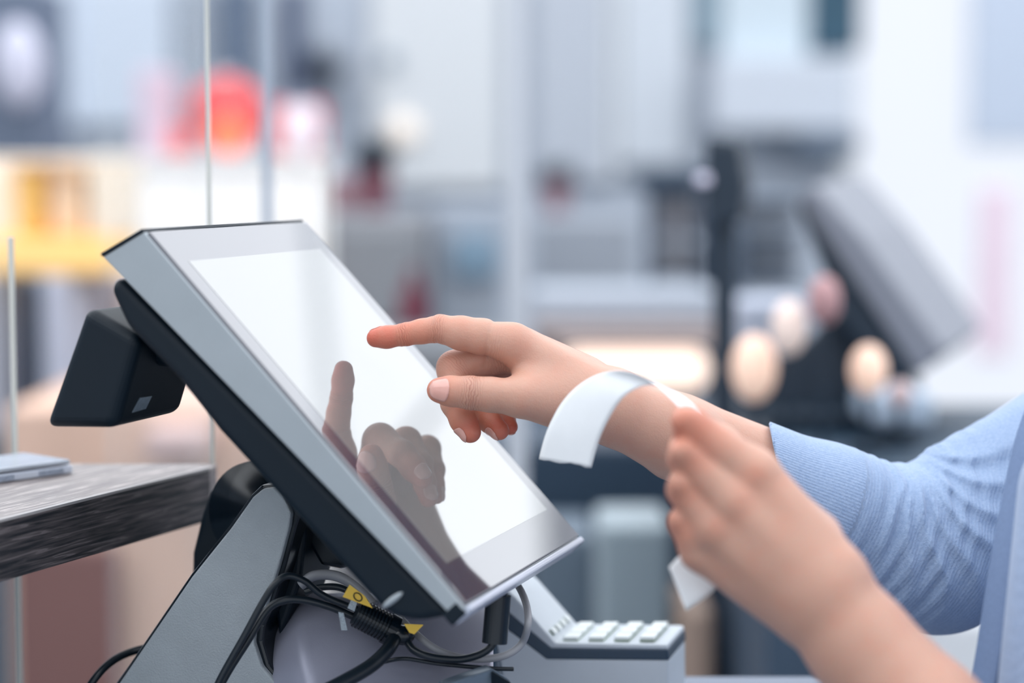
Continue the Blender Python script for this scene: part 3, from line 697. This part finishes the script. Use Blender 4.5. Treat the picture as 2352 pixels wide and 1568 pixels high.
# yellow tags with a printed ring
m_yel = mat('yellow_tag', rgb(238, 196, 72), .55, var=.04, vscale=80)
def ytag(pts, label, ringc=None):
    t = thing('cable_tag', label, 'tag'); w = [P(*p) for p in pts]
    nn_ = (w[1]-w[0]).cross(w[2]-w[0]).normalized()
    if nn_.dot(FWD) > 0: nn_ = -nn_
    obj('tag_sheet', prism_bm(w, nn_*0, nn_*.0005), m_yel, t)
    if ringc:
        c = P(*ringc); x = (w[2]-w[0]).normalized(); y = nn_.cross(x)
        q = [c+nn_*.0007+x*math.cos(a)*.0028+y*math.sin(a)*.0020 for a in [k*math.pi/12 for k in range(25)]]
        obj('printed_ring', tube_bm(q, .0004, 6), mat('ink', rgb(24, 26, 30), .6), t)
    base_at(t)
ytag([(803, 1342, 1.225), (787, 1370, 1.225), (856, 1396, 1.225), (838, 1368, 1.225)], 'yellow cable tag with a black ring above the ribbed plug', (822, 1370, 1.225))
ytag([(928, 1432, 1.227), (973, 1434, 1.227), (952, 1456, 1.227), (940, 1452, 1.227)], 'small yellow cable tag below the till bottom corner')
m_clt = mat('clear_label_film', rgb(150, 162, 172), .25, var=.3, vscale=1200)
for pts, lb in (([(806, 1378), (820, 1383), (814, 1404), (798, 1396)], 'clear printed film label wrapped round the black cable'), ([(777, 1405), (789, 1407), (798, 1447), (784, 1447)], 'clear printed film label hanging below the cable')):
    w = [P(x, y, 1.227) for x, y in pts]; tag(obj('film_label', prism_bm(w, FWD*0, FWD*.0004), m_clt), lb, 'label')
# cash drawer corner under the base
t = thing('cash_drawer', 'grey metal cash drawer corner at the bottom below the cable loops', 'cash drawer')
q = [P(1020, 1574, 1.20), P(1130, 1536, 1.22), P(1172, 1562, 1.21), P(1172, 1800, 1.21), P(1020, 1800, 1.20)]
obj('housing', prism_bm(q, Vector((0, 0, 0)), Vector((-.004, .012, 0)), .001), mat('drawer_blue_grey', rgb(96, 112, 128), .35, metal=.3, var=.03), t)
obj('drawer_front', prism_bm([P(1129, 1540, 1.2185), P(1173, 1566, 1.2085), P(1173, 1800, 1.2085), P(1129, 1800, 1.2185)], FWD*-.002, FWD*0, .0004), m_dark, t)
for o_ in t.children: cutz(o_)
base_at(t)
# ------------------------------------------------------------------ person
def skin_material():
    m = bpy.data.materials.new('skin'); m.use_nodes = True; nt = m.node_tree; b = nt.nodes['Principled BSDF']; N = nt.nodes.new; Lk = nt.links.new
    b.inputs['Roughness'].default_value = .46; b.inputs['Specular IOR Level'].default_value = .42
    b.inputs['Subsurface Weight'].default_value = .35; b.inputs['Subsurface Radius'].default_value = (1, .35, .2); b.inputs['Subsurface Scale'].default_value = .004
    at = N('ShaderNodeAttribute'); at.attribute_name = 'flush'
    tc = N('ShaderNodeTexCoord')
    no = N('ShaderNodeTexNoise'); no.inputs['Scale'].default_value = 70; no.inputs['Detail'].default_value = 4; Lk(tc.outputs['Object'], no.inputs['Vector'])
    ad = N('ShaderNodeMath'); ad.operation = 'MULTIPLY_ADD'; Lk(no.outputs['Fac'], ad.inputs[0]); ad.inputs[1].default_value = .45; ad.inputs[2].default_value = -.22
    a2 = N('ShaderNodeMath'); a2.operation = 'ADD'; a2.use_clamp = True; Lk(ad.outputs[0], a2.inputs[0]); Lk(at.outputs['Fac'], a2.inputs[1])
    r = N('ShaderNodeValToRGB'); e = r.color_ramp.elements
    e[0].color = rgb(200, 155, 136); e[1].color = rgb(200, 98, 80); e.new(.45).color = rgb(206, 135, 112)
    Lk(a2.outputs[0], r.inputs[0])
    vo = N('ShaderNodeTexVoronoi'); vo.inputs['Scale'].default_value = 900; Lk(tc.outputs['Object'], vo.inputs['Vector'])
    n2 = N('ShaderNodeTexNoise'); n2.inputs['Scale'].default_value = 260; n2.inputs['Detail'].default_value = 5; Lk(tc.outputs['Object'], n2.inputs['Vector'])
    mx = N('ShaderNodeMath'); mx.operation = 'MULTIPLY_ADD'; Lk(vo.outputs['Distance'], mx.inputs[0]); mx.inputs[1].default_value = .35; Lk(n2.outputs['Fac'], mx.inputs[2])
    ax_ = N('ShaderNodeAttribute'); ax_.attribute_name = 'axial'; cw_ = N('ShaderNodeAttribute'); cw_.attribute_name = 'creases'
    nz = N('ShaderNodeTexNoise'); nz.inputs['Scale'].default_value = 160; nz.inputs['Detail'].default_value = 2; Lk(tc.outputs['Object'], nz.inputs['Vector'])
    ph = N('ShaderNodeMath'); ph.operation = 'MULTIPLY_ADD'; Lk(ax_.outputs['Fac'], ph.inputs[0]); ph.inputs[1].default_value = 2000; 
    nzm = N('ShaderNodeMath'); nzm.operation = 'MULTIPLY'; Lk(nz.outputs['Fac'], nzm.inputs[0]); nzm.inputs[1].default_value = 10; Lk(nzm.outputs[0], ph.inputs[2])
    sn = N('ShaderNodeMath'); sn.operation = 'SINE'; Lk(ph.outputs[0], sn.inputs[0])
    ab = N('ShaderNodeMath'); ab.operation = 'ABSOLUTE'; Lk(sn.outputs[0], ab.inputs[0])
    pw = N('ShaderNodeMath'); pw.operation = 'POWER'; Lk(ab.outputs[0], pw.inputs[0]); pw.inputs[1].default_value = .4
    wv = N('ShaderNodeMath'); wv.operation = 'MULTIPLY'; Lk(pw.outputs[0], wv.inputs[0]); Lk(cw_.outputs['Fac'], wv.inputs[1])
    add = N('ShaderNodeMath'); add.operation = 'MULTIPLY_ADD'; Lk(wv.outputs[0], add.inputs[0]); add.inputs[1].default_value = 2.8; Lk(mx.outputs[0], add.inputs[2]); mx = add
    iv = N('ShaderNodeMath'); iv.operation = 'SUBTRACT'; iv.inputs[0].default_value = 1; Lk(pw.outputs[0], iv.inputs[1])
    im = N('ShaderNodeMath'); im.operation = 'MULTIPLY'; im.use_clamp = True; Lk(iv.outputs[0], im.inputs[0]); Lk(cw_.outputs['Fac'], im.inputs[1])
    mc = N('ShaderNodeMix'); mc.data_type = 'RGBA'; Lk(im.outputs[0], mc.inputs[0]); Lk(r.outputs[0], mc.inputs[6]); mc.inputs[7].default_value = rgb(150, 76, 62); Lk(mc.outputs[2], b.inputs['Base Color'])
    bp = N('ShaderNodeBump'); bp.inputs['Strength'].default_value = .38; bp.inputs['Distance'].default_value = .0006
    Lk(mx.outputs[0], bp.inputs['Height']); Lk(bp.outputs[0], b.inputs['Normal'])
    return m
m_skin = skin_material()
m_nail = mat('fingernail', rgb(222, 166, 154), .16, spec=.6, coat=.4, var=.03, vscale=200)
m_naill = mat('fingernail_moon', rgb(228, 200, 196), .3, spec=.6)

def J(px, py, d, rpx):
    p = P(px, py, d); return (np.array(p), rpx*d/F_PX)
def seg(a, b, flat=None): return ('c', a[0], b[0], a[1], b[1], flat)
def ev(prims, X, k):
    out = None
    for pr in prims:
        d = cone(X, pr[1], pr[2], pr[3], pr[4], pr[5])
        out = d if out is None else smin(out, d, k)
    return out
def ring_groove(X, c, axis, r, w, depth):
    """shallow crease round a joint"""
    axis = np.array(axis)/np.linalg.norm(axis)
    q = [X[i]-c[i] for i in range(3)]
    s = sum(q[i]*axis[i] for i in range(3))
    rad = np.sqrt(sum((q[i]-s*axis[i])**2 for i in range(3)))
    near = np.exp(-(s/w)**2)*(rad < r*1.7)
    return near*depth

class Hand:
    def __init__(s, palm, fingers, kp, kf, extra=(), grooves=()):
        s.palm, s.fingers, s.kp, s.kf, s.extra, s.grooves = palm, fingers, kp, kf, extra, grooves
    def __call__(s, X):
        p = ev(s.palm, X, s.kp); out = p
        for f, k in zip(s.fingers, s.kf):
            out = np.minimum(out, smin(p, ev(f, X, .0035), k))
        for g in s.grooves: out = out+ring_groove(X, *g)
        for fn in s.extra: out = fn(X, out)
        return out

# ---------------- right hand (pointing)
i_tip = J(863, 776.5, 1.277, 21.5); i_t2 = J(888, 774, 1.276, 24.5); i_dip = J(930, 768, 1.275, 25); i_mid = J(968, 761, 1.273, 27); i_pip = J(1010, 755, 1.271, 31)
i_pr = J(1060, 765, 1.268, 38); i_pr2 = J(1108, 773, 1.266, 40); i_mcp = J(1178, 789, 1.264, 43)
m_mcp = J(1192, 800, 1.284, 45); m_pip = J(1044, 846, 1.282, 40); m_dip = J(1044, 925, 1.270, 31); m_t2 = J(1064, 965, 1.264, 29.5); m_tip = J(1080, 992, 1.261, 25.5)
r_mcp = J(1204, 815, 1.303, 43); r_pip = J(1082, 872, 1.303, 36); r_dip = J(1098, 940, 1.286, 27); r_t2 = J(1125, 967, 1.276, 26); r_tip = J(1147, 988, 1.269, 23)
l_mcp = J(1222, 840, 1.320, 38); l_pip = J(1128, 890, 1.322, 30); l_dip = J(1142, 940, 1.303, 24); l_t2 = J(1160, 960, 1.292, 22); l_tip = J(1172, 980, 1.284, 18)
t_tip = J(1009, 896, 1.2455, 29); t_t2 = J(1035, 898, 1.2450, 33.5); t_ip = J(1082, 902, 1.245, 37.5); t_a = J(1125, 906, 1.245, 38.5); t_mcp = J(1195, 913, 1.247, 45); t_cmc = J(1330, 930, 1.262, 62)
w_r = J(1405, 938, 1.270, 76); w_u = J(1405, 916, 1.302, 66)
palm = [seg(i_mcp, w_r), seg(m_mcp, J(1405, 932, 1.28, 74)), seg(r_mcp, J(1405, 925, 1.29, 68)), seg(l_mcp, w_u), seg(J(1215, 818, 1.275, 50), J(1330, 880, 1.285, 60)),
        seg(J(1235, 890, 1.262, 58), J(1340, 928, 1.265, 66))]
fore = [seg(w_r, J(1560, 1008, 1.282, 96)), seg(w_u, J(1560, 1000, 1.312, 92)), seg(J(1560, 1005, 1.297, 97), J(1800, 1113, 1.309, 111)), seg(J(1800, 1113, 1.309, 111), J(2080, 1240, 1.337, 112))]
thumb = [seg(t_tip, t_t2), seg(t_t2, t_ip), seg(t_ip, t_a), seg(t_a, t_mcp), seg(t_mcp, t_cmc)]
index = [seg(i_tip, i_t2), seg(i_t2, i_dip), seg(i_dip, i_mid), seg(i_mid, i_pip), seg(i_pip, i_pr), seg(i_pr, i_pr2), seg(i_pr2, i_mcp)]
middle = [seg(m_mcp, m_pip), seg(m_pip, m_dip), seg(m_dip, m_t2), seg(m_t2, m_tip)]
ring = [seg(r_mcp, r_pip), seg(r_pip, r_dip), seg(r_dip, r_t2), seg(r_t2, r_tip)]
little = [seg(l_mcp, l_pip), seg(l_pip, l_dip), seg(l_dip, l_t2), seg(l_t2, l_tip)]
def gv(a, b, f, w, dep, r):   # groove between joints a,b at fraction f
    c = a[0]+(b[0]-a[0])*f; return (c, b[0]-a[0], r, w, dep)
gro = [gv(i_mid, i_pip, .78, .0009, .0006, .009), gv(i_t2, i_dip, .9, .0008, .00045, .008), gv(i_t2, i_dip, .62, .0007, .0003, .008), gv(i_pr2, i_mcp, .25, .0014, .0008, .0115),
       gv(t_t2, t_ip, .92, .0007, .00035, .0105), gv(t_ip, t_a, .22, .0008, .0004, .0105), gv(t_t2, t_ip, .66, .0006, .0002, .010)]
H_R = Hand(palm+fore, [thumb, index, middle, ring, little], .009, [.012, .007, .007, .006, .006], grooves=gro)
lo = np.array([-.11, 1.18, 1.0]); hi = np.array([.30, 1.42, 1.22])
def bounds(prs, pad=.012):
    a = np.array([p[1] for p in prs]+[p[2] for p in prs]); r = max(max(p[3], p[4]) for p in prs)
    return a.min(0)-.012, a.max(0)+.012
allr = palm+thumb+index+middle+ring+little
def bb(prims):
    lo = np.full(3, 9.); hi = np.full(3, -9.)
    for p in prims:
        for q, r in ((p[1], p[3]), (p[2], p[4])):
            lo = np.minimum(lo, q-r-.004); hi = np.maximum(hi, q+r+.004)
    return lo, hi
lo, hi = bb(allr+fore)
VR, QR = sdf_mesh(H_R, lo, hi, .0010, 2)

# ---------------- left hand (holding the receipt)
k_mcp = [J(1728, 1090, 1.082, 62), J(1683, 1152, 1.078, 60), J(1645, 1212, 1.080, 56), J(1612, 1262, 1.088, 50)]
k_pip = [J(1590, 985, 1.080, 44), J(1577, 1052, 1.078, 43), J(1572, 1125, 1.080, 40), J(1574, 1200, 1.086, 38)]
k_dip = [J(1576, 965, 1.102, 33), J(1570, 1030, 1.103, 33), J(1572, 1105, 1.104, 32), J(1584, 1185, 1.106, 29)]
k_tip = [J(1596, 985, 1.118, 28), J(1600, 1040, 1.122, 28), J(1606, 1105, 1.122, 27), J(1615, 1180, 1.118, 24)]
lw = [J(1905, 1330, 1.075, 92), J(1885, 1350, 1.072, 96), J(1862, 1375, 1.075, 94), J(1842, 1392, 1.082, 86)]
lpalm = [seg(a, b) for a, b in zip(k_mcp, lw)]+[seg(J(1760, 1150, 1.092, 70), J(1850, 1250, 1.092, 90)), seg(J(1690, 1265, 1.092, 72), J(1800, 1340, 1.092, 80))]
lfore = [seg(J(1875, 1355, 1.078, 116), J(1975, 1480, 1.072, 122)), seg(J(1975, 1480, 1.072, 122), J(2120, 1650, 1.06, 145)), seg(J(2120, 1650, 1.06, 145), J(2560, 2120, 1.06, 185)),
         seg(J(1928, 1300, 1.066, 36), J(1945, 1325, 1.066, 36))]
lf = [[seg(k_mcp[i], k_pip[i]), seg(k_pip[i], k_dip[i]), seg(k_dip[i], k_tip[i])] for i in range(4)]
lth = [seg(J(1850, 1260, 1.11, 70), J(1735, 1110, 1.122, 52)), seg(J(1735, 1110, 1.122, 52), J(1660, 1020, 1.128, 42)), seg(J(1660, 1020, 1.128, 42), J(1610, 980, 1.134, 32))]
lpalm += [seg(J(1745, 1086, 1.0745, 34), J(1738, 1092, 1.0745, 34)), seg(J(1692, 1152, 1.0715, 30), J(1686, 1156, 1.0715, 30)), seg(J(1648, 1206, 1.0735, 28), J(1644, 1210, 1.0735, 28)), seg(J(1590, 1224, 1.081, 26), J(1590, 1230, 1.081, 26)),
          seg(J(1738, 1095, 1.0755, 26), J(1860, 1290, 1.068, 20)), seg(J(1685, 1160, 1.0725, 24), J(1840, 1320, 1.066, 20))]
lfk = [seg(J(1572, 962, 1.074, 26), J(1568, 966, 1.074, 26)), seg(J(1565, 1035, 1.071, 26), J(1562, 1038, 1.071, 26)), seg(J(1560, 1108, 1.073, 24), J(1558, 1110, 1.073, 24)), seg(J(1560, 1190, 1.080, 22), J(1558, 1192, 1.080, 22))]
for f_, k_ in zip(lf, lfk): f_.append(k_)
H_L = Hand(lpalm+lfore, lf+[lth], .0055, [.0045]*4+[.008])
lo, hi = bb(lpalm+lfore+lth+sum(lf, [])); 
VL, QL = sdf_mesh(H_L, lo, hi, .0015, 3)

# ---------------- rest of the body under the clothes (coarse)
sh_r = np.array([.545, 1.43, 1.14]); sh_l = np.array([.50, 1.03, 1.13])
el_r = J(2080, 1260, 1.335, 150); el_l = J(2560, 2120, 1.06, 185)
tor = [('c', np.array([.45, 1.22, .80]), np.array([.505, 1.23, 1.08]), .11, .10, ((0, 1, 0), .62)), ('c', sh_r, sh_l, .05, .05, None),
       ('c', el_r[0], sh_r, 
.034, .045, None), ('c', el_l[0], sh_l, .040, .048, None),
       ('c', np.array([.515, 1.23, 1.12]), np.array([.495, 1.23, 1.28]), .055, .052, None),
       ('c', np.array([.49, 1.23, 1.38]), np.array([.495, 1.23, 1.42]), .078, .085, ((0, 1, 0), 1.15)),
       ('c', np.array([.45, 1.23, 1.32]), np.array([.44, 1.23, 1.38]), .045, .055, None),
       ('c', np.array([.375, 1.23, 1.365]), np.array([.385, 1.23, 1.395]), .010, .007, None),
       ('c', np.array([.49, 1.145, 1.37]), np.array([.495, 1.143, 1.395]), .012, .014, None), ('c', np.array([.49, 1.315, 1.37]), np.array([.495, 1.317, 1.395]), .012, .014, None)]
body_fn = lambda X: ev(tor, X, .03)
VB, QB = sdf_mesh(body_fn, *bb(tor), .006, 2)

def flush_for(V, spots):
    f = np.zeros(len(V))
    for c, r, a in spots:
        d = np.linalg.norm(V-np.array(c), axis=1); f = np.maximum(f, a*np.exp(-(d/r)**2))
    return f
spots = [(i_tip[0], .014, 1), (i_t2[0], .014, .95), (i_dip[0], .013, .75), (i_mid[0], .012, .55), (i_pip[0], .011, .35), (i_pr[0], .014, .25), (m_tip[0], .013, .95), (m_t2[0], .011, .7), (r_tip[0], .012, .95), (l_tip[0], .012, .95),
         (r_t2[0], .011, .8), (l_t2[0], .011, .8), (m_pip[0], .012, .3), (t_tip[0], .011, .75), (t_t2[0], .010, .45), (t_ip[0], .009, .25), (i_mcp[0], .014, .2)]
for a, b in zip(k_pip, k_mcp): spots += [(a[0], .013, .55), (b[0], .012, .22)]
spots += [(np.array(P(1700, 1165, 1.066)), .010, .2), (np.array(P(1745, 1085, 1.06)), .010, .3), (np.array(P(1650, 1205, 1.06)), .009, .3), (k_pip[0][0], .018, .7), (k_dip[0][0], .014, .7)]
Vall = np.concatenate([VR, VL, VB]); Qall = np.concatenate([QR, QL+len(VR), QB+len(VR)+len(VL)])
me = np_mesh('body', Vall, Qall)
at = me.attributes.new('flush', 'FLOAT', 'POINT'); at.data.foreach_set('value', flush_for(Vall, spots).astype(np.float32))
ax = np.zeros(len(Vall)); cw = np.zeros(len(Vall))
for c, a, b, r, amp in ((t_ip[0], t_t2, t_a, .0055, .85), (i_dip[0], i_t2, i_mid, .0035, .6), (i_pip[0], i_mid, i_pr, .004, .5), (m_pip[0], m_mcp, m_dip, .006, .35), ((i_pr2[0]+i_mcp[0])/2+np.array([0, 0, -.006]), i_pr2, i_mcp, .005, .22),
                        (J(1150, 830, 1.275, 1)[0], m_mcp, m_pip, .006, .4), (J(1330, 960, 1.25, 1)[0], t_mcp, t_cmc, .016, .4), (k_pip[0][0], k_pip[0], k_mcp[0], .01, .5), (k_pip[1][0], k_pip[1], k_mcp[1], .01, .5)):
    dv = b[0]-a[0]; dv = dv/np.linalg.norm(dv); rel = Vall-np.array(c); sax = rel@dv; dd_ = np.linalg.norm(rel, axis=1)
    w = amp*np.exp(-(sax/r)**2)*(dd_ < .02)*np.exp(-(np.maximum(0, dd_-.012)/.004)**2)
    k = w > cw; ax[k] = sax[k]; cw[k] = w[k]
at = me.attributes.new('axial', 'FLOAT', 'POINT'); at.data.foreach_set('value', ax.astype(np.float32))
at = me.attributes.new('creases', 'FLOAT', 'POINT'); at.data.foreach_set('value', cw.astype(np.float32))
person = thing('person', 'person in light blue cardigan pointing at the till screen and holding a paper receipt', 'person')
body = obj('body', me, m_skin, person)

# ---------------- fingernails: patches laid on the skin surface
def pt_eval(fn, p):
    X = tuple(np.array([[[c]]], np.float32) for c in p); return float(fn(X).ravel()[0])
def nail(fn, c, axis, out, ln, wd, nu=9, nv=9, th=.0005, wrap=1.0):
    axis = np.array(axis)/np.linalg.norm(axis); out = np.array(out); out = out-axis*(out@axis); out /= np.linalg.norm(out); side = np.cross(axis, out)
    rows = []
    for i in range(nu):
        s = i/(nu-1)*2-1; row = []
        for j in range(nv):
            t = j/(nv-1)*2-1
            sq = math.sqrt(max(0, 1-t*t*.9)) if True else 1
            ax = s*ln/2*(1-.28*t*t if s > 0 else 1-.35*t*t)
            ang = t*wrap*(1-.12*s*s if s < 0 else 1-.18*s*s)
            d = out*math.cos(ang)+side*math.sin(ang)
            p0 = np.array(c)+axis*ax
            p = p0+d*.02
            for _ in range(14):
                p = p-d*pt_eval(fn, p)*.9
            row.append(Vector(p+d*.00025))
        rows.append(row)
    return solidify_strip(rows, th)
def dirn(dx, dy, dz): return np.array(RGT*dx+UPV*dy+FWD*dz)
def lerp(a, b, f): return a[0]+(b[0]-a[0])*f
NH = lambda X: ev(thumb, X, .0035)
obj('fingernail', nail(NH, lerp(t_tip, t_t2, .05), t_tip[0]-t_ip[0], dirn(-.15, .12, -1), .0125, .0, wrap=.92), m_nail, person, True)
for nm, ch, a, b, o in (('m', middle, m_tip, m_t2, (-.85, -.55, -.35)), ('r', ring, r_tip, r_t2, (-.8, -.6, -.25)), ('l', little, l_tip, l_t2, (-.2, -.6, .6)), ('i', index, i_tip, i_t2, (-.1, .75, .75))):
    obj('fingernail', nail(lambda X: ev(ch, X, .0035), lerp(a, b, .05), a[0]-b[0], dirn(*o), .010, 0, wrap=.85), m_nail, person, True)

# ---------------- cardigan
def knit_material():
    m = bpy.data.materials.new('light_blue_knit'); m.use_nodes = True; nt = m.node_tree; b = nt.nodes['Principled BSDF']; N = nt.nodes.new; Lk = nt.links.new
    b.inputs['Roughness'].default_value = .95; b.inputs['Specular IOR Level'].default_value = .1
    b.inputs['Sheen Weight'].default_value = .35; b.inputs['Sheen Roughness'].default_value = .5
    tc = N('ShaderNodeTexCoord'); at = N('ShaderNodeAttribute'); at.attribute_name = 'along'
    sn = N('ShaderNodeMath'); sn.operation = 'SINE'; mu = N('ShaderNodeMath'); mu.operation = 'MULTIPLY'; mu.inputs[1].default_value = 3600
    Lk(at.outputs['Fac'], mu.inputs[0]); Lk(mu.outputs[0], sn.inputs[0])
    n = N('ShaderNodeTexNoise'); n.inputs['Scale'].default_value = 900; Lk(tc.outputs['Object'], n.inputs['Vector'])
    s2 = N('ShaderNodeMath'); s2.operation = 'MULTIPLY_ADD'; Lk(sn.outputs[0], s2.inputs[0]); s2.inputs[1].default_value = .22; Lk(n.outputs['Fac'], s2.inputs[2])
    bp = N('ShaderNodeBump'); bp.inputs['Strength'].default_value = .45; bp.inputs['Distance'].default_value = .0008
    Lk(s2.outputs[0], bp.inputs['Height']); Lk(bp.outputs[0], b.inputs['Normal'])
    r = N('ShaderNodeValToRGB'); r.color_ramp.elements[0].color = rgb(128, 152, 188); r.color_ramp.elements[1].color = rgb(170, 188, 215)
    n2 = N('ShaderNodeTexNoise'); n2.inputs['Scale'].default_value = 500; n2.inputs['Detail'].default_value = 4; Lk(tc.outputs['Object'], n2.inputs['Vector'])
    Lk(n2.outputs['Fac'], r.inputs[0]); Lk(r.outputs[0], b.inputs['Base Color'])
    return m
m_knit = knit_material()
sa = J(1725, 1088, 1.302, 130); sb = J(1900, 1165, 1.314, 142); se = J(2085, 1245, 1.335, 176); se2 = J(2150, 1252, 1.338, 190)
sl = [seg(sa, sb), seg(sb, se), seg(se, se2), ('c', se2[0], sh_r, se2[1]*1.02, .066, None), seg(J(2178, 1082, 1.335, 62), J(2360, 1015, 1.35, 80))]
cuff_c = P(1792, 1100, 1.30); cuff_n = (RGT*.97+UPV*.20+FWD*-.12).normalized()
ax_a = np.array(se[0])-np.array(sa[0]); La = np.linalg.norm(ax_a); ax_a /= La
crook = np.array(P(2112, 1052, 1.30))
def ridge(x, c, w): return np.exp(-((x-c)/w)**2)
def sleeve(X):
    d = ev(sl, X, .014)
    q = [X[i]-sa[0][i] for i in range(3)]
    s = sum(q[i]*ax_a[i] for i in range(3))
    w = np.clip((s-.050)/.03, 0, 1)*np.clip((.150-s)/.03, 0, 1)
    d = d - w*(np.sin(s*760+(X[2]-1.05)*90+(X[1]-1.3)*60)*.0007+np.sin(s*470-(X[2]-1.05)*50+1.0)*.0007)
    cx = X[0]-crook[0]; cz = X[2]-crook[2]
    rr = np.sqrt(cx*cx+cz*cz); ph = np.arctan2(cz, cx)      # angle round the crook, -pi/2 = straight down
    ph = ph+.10*np.sin(rr*60)
    amp = np.clip((rr-.003)/.02, 0, 1)*np.clip((.125-rr)/.06, 0, 1)
    f = (ridge(ph, -2.05, .10)*.5+ridge(ph, -1.78, .075)*.9+ridge(ph, -1.50, .07)*1.0+ridge(ph, -1.24, .07)*.8+ridge(ph, -.96, .08)*1.0+ridge(ph, -.66, .08)*.8+ridge(ph, -.30, .10)*.9+ridge(ph, .05, .10)*.8)
    d = d - amp*(f-.35)*.0036
    # notch where forearm and upper arm meet
    d = d + ridge(rr, 0, .013)*.007
    return d
def torso_s(X):
    return ev([('c', np.array([.408, 1.22, .80]), np.array([.478, 1.22, 1.08]), .128, .112, ((0, 1, 0), .60)), ('c', sh_r, sh_l, .062, .062, None),
            ('c', el_l[0]+np.array([.02, 0, .03]), sh_l, .052, .062, None), seg(J(2486, 1130, 1.145, 145), J(2436, 1720, 1.13, 155))], X, .02)
def cardi(X):
    d = sleeve(X)
    cut = -sum((X[i]-cuff_c[i])*cuff_n[i] for i in range(3))
    return np.maximum(d, cut)
V1, Q1 = sdf_mesh(cardi, np.array([.15, 1.20, .93]), np.array([.62, 1.50, 1.22]), .0018, 1)
V2, Q2 = sdf_mesh(torso_s, np.array([.22, .94, .72]), np.array([.68, 1.52, 1.22]), .004, 1)
VC = np.concatenate([V1, V2]); QC = np.concatenate([Q1, Q2+len(V1)])
me = np_mesh('cardigan', VC, QC)
al = (VC-sa[0])@ax_a
e1 = np.cross(ax_a, [0, 1, 0]); e1 /= np.linalg.norm(e1); e2 = np.cross(ax_a, e1)
rel = VC-sa[0]; ang = np.arctan2(rel@e1, rel@e2)
al2 = np.where(al < .058, ang*.036, al*.75)
at = me.attributes.new('along', 'FLOAT', 'POINT'); at.data.foreach_set('value', al2.astype(np.float32))
card = obj('cardigan', me, m_knit, person)
# ribbed front band of the cardigan
bnd = [P(2400, 900, 1.20), P(2362, 1010, 1.19), P(2335, 1130, 1.185), P(2312, 1250, 1.18), P(2292, 1370, 1.175), P(2275, 1480, 1.17), P(2255, 1600, 1.165), P(2235, 1720, 1.16)]
bnd = catmull(bnd, 8)
rows = []
for p in bnd:
    rows.append([p+RGT*(x*.0001)+FWD*0 for x in range(3)])
def bandrow(p, i):
    out = []
    for j in range(25):
        a = -1.25+2.5*j/24
        r = .0145
        ripple = .0003*math.cos(j*math.pi)
        out.append(p+RGT*(-math.cos(a)*(.011+ripple)+.006)+FWD*(math.sin(a)*r*1.3))
    return out
rows = [bandrow(p, i) for i, p in enumerate(bnd)]
b = solidify_strip(rows, .003)
m_band = mat('ribbed_knit_band', rgb(122, 142, 176), .95, spec=.1, bump=.4, bscale=1200, var=.08, vscale=600)
obj('ribbed_band', b, m_band, card, True)
# hair
hair = [('c', np.array([.515, 1.23, 1.42]), np.array([.53, 1.23, 1.38]), .093, .088, ((0, 1, 0), 1.1)), ('c', np.array([.57, 1.23, 1.36]), np.array([.58, 1.23, 1.22]), .05, .035, None)]
hf = lambda X: np.maximum(ev(hair, X, .03), (.44+ .25*np.maximum(0, 1.42-X[2])-X[0]))
VH, QH = sdf_mesh(hf, *bb(hair), .006, 2)
obj('hair', np_mesh('hair', VH, QH), mat('brown_hair', rgb(92, 66, 50), .6, bump=.4, bscale=300, stretch=(1, 1, .1)), person)
base_at(person)

# ---------------- receipt strip
m_paper = mat('thermal_paper', rgb(240, 243, 246), .75, var=.015, vscale=60)
def strip(center, w_vecs, th=.00018):
    return [[c+w*f for f in (-.5, -.25, 0, .25, .5)] for c, w in zip(center, w_vecs)]
# the two long edges of the strip, near and far
e_near = [P(1262, 1064, 1.18), P(1250, 1052, 1.18)]
A1 = [(1238, 1052, 1.215), (1256, 990, 1.208), (1290, 925, 1.200), (1335, 880, 1.190), (1388, 855, 1.178), (1440, 853, 1.160), (1490, 872, 1.142), (1532, 905, 1.126), (1575, 955, 1.116), (1600, 1030, 1.112), (1605, 1110, 1.112), (1595, 1200, 1.114), (1570, 1260, 1.114), (1536, 1302, 1.112)]
A2 = [(1358, 1073, 1.185), (1376, 1010, 1.178), (1402, 955, 1.170), (1432, 912, 1.162), (1470, 888, 1.155), (1510, 885, 1.150), (1555, 902, 1.150), (1600, 935, 1.155), (1650, 990, 1.158), (1680, 1060, 1.155), (1700, 1150, 1.145), (1705, 1250, 1.130), (1680, 1330, 1.115), (1576, 1402, 1.105)]
a1 = catmull([P(*p) for p in A1[:-1]]+[P(1536, 1302, 1.112)], 6); a2 = catmull([P(*p) for p in A2[:-2]]+[P(1650, 1345, 1.112), P(1576, 1402, 1.108)], 6)
n = min(len(a1), len(a2)); rows = []
for i in range(n):
    row = []
    for j in range(11):
        f = j/10; p = a1[i]*(1-f)+a2[i]*f
        if i == 0: p = p+UPV*random.uniform(-.0009, .0006)
        row.append(p)
    rows.append(row)
tag(obj('receipt', solidify_strip(rows, .0003), m_paper, None, True), 'curling blank white paper receipt strip held in the near hand', 'receipt')
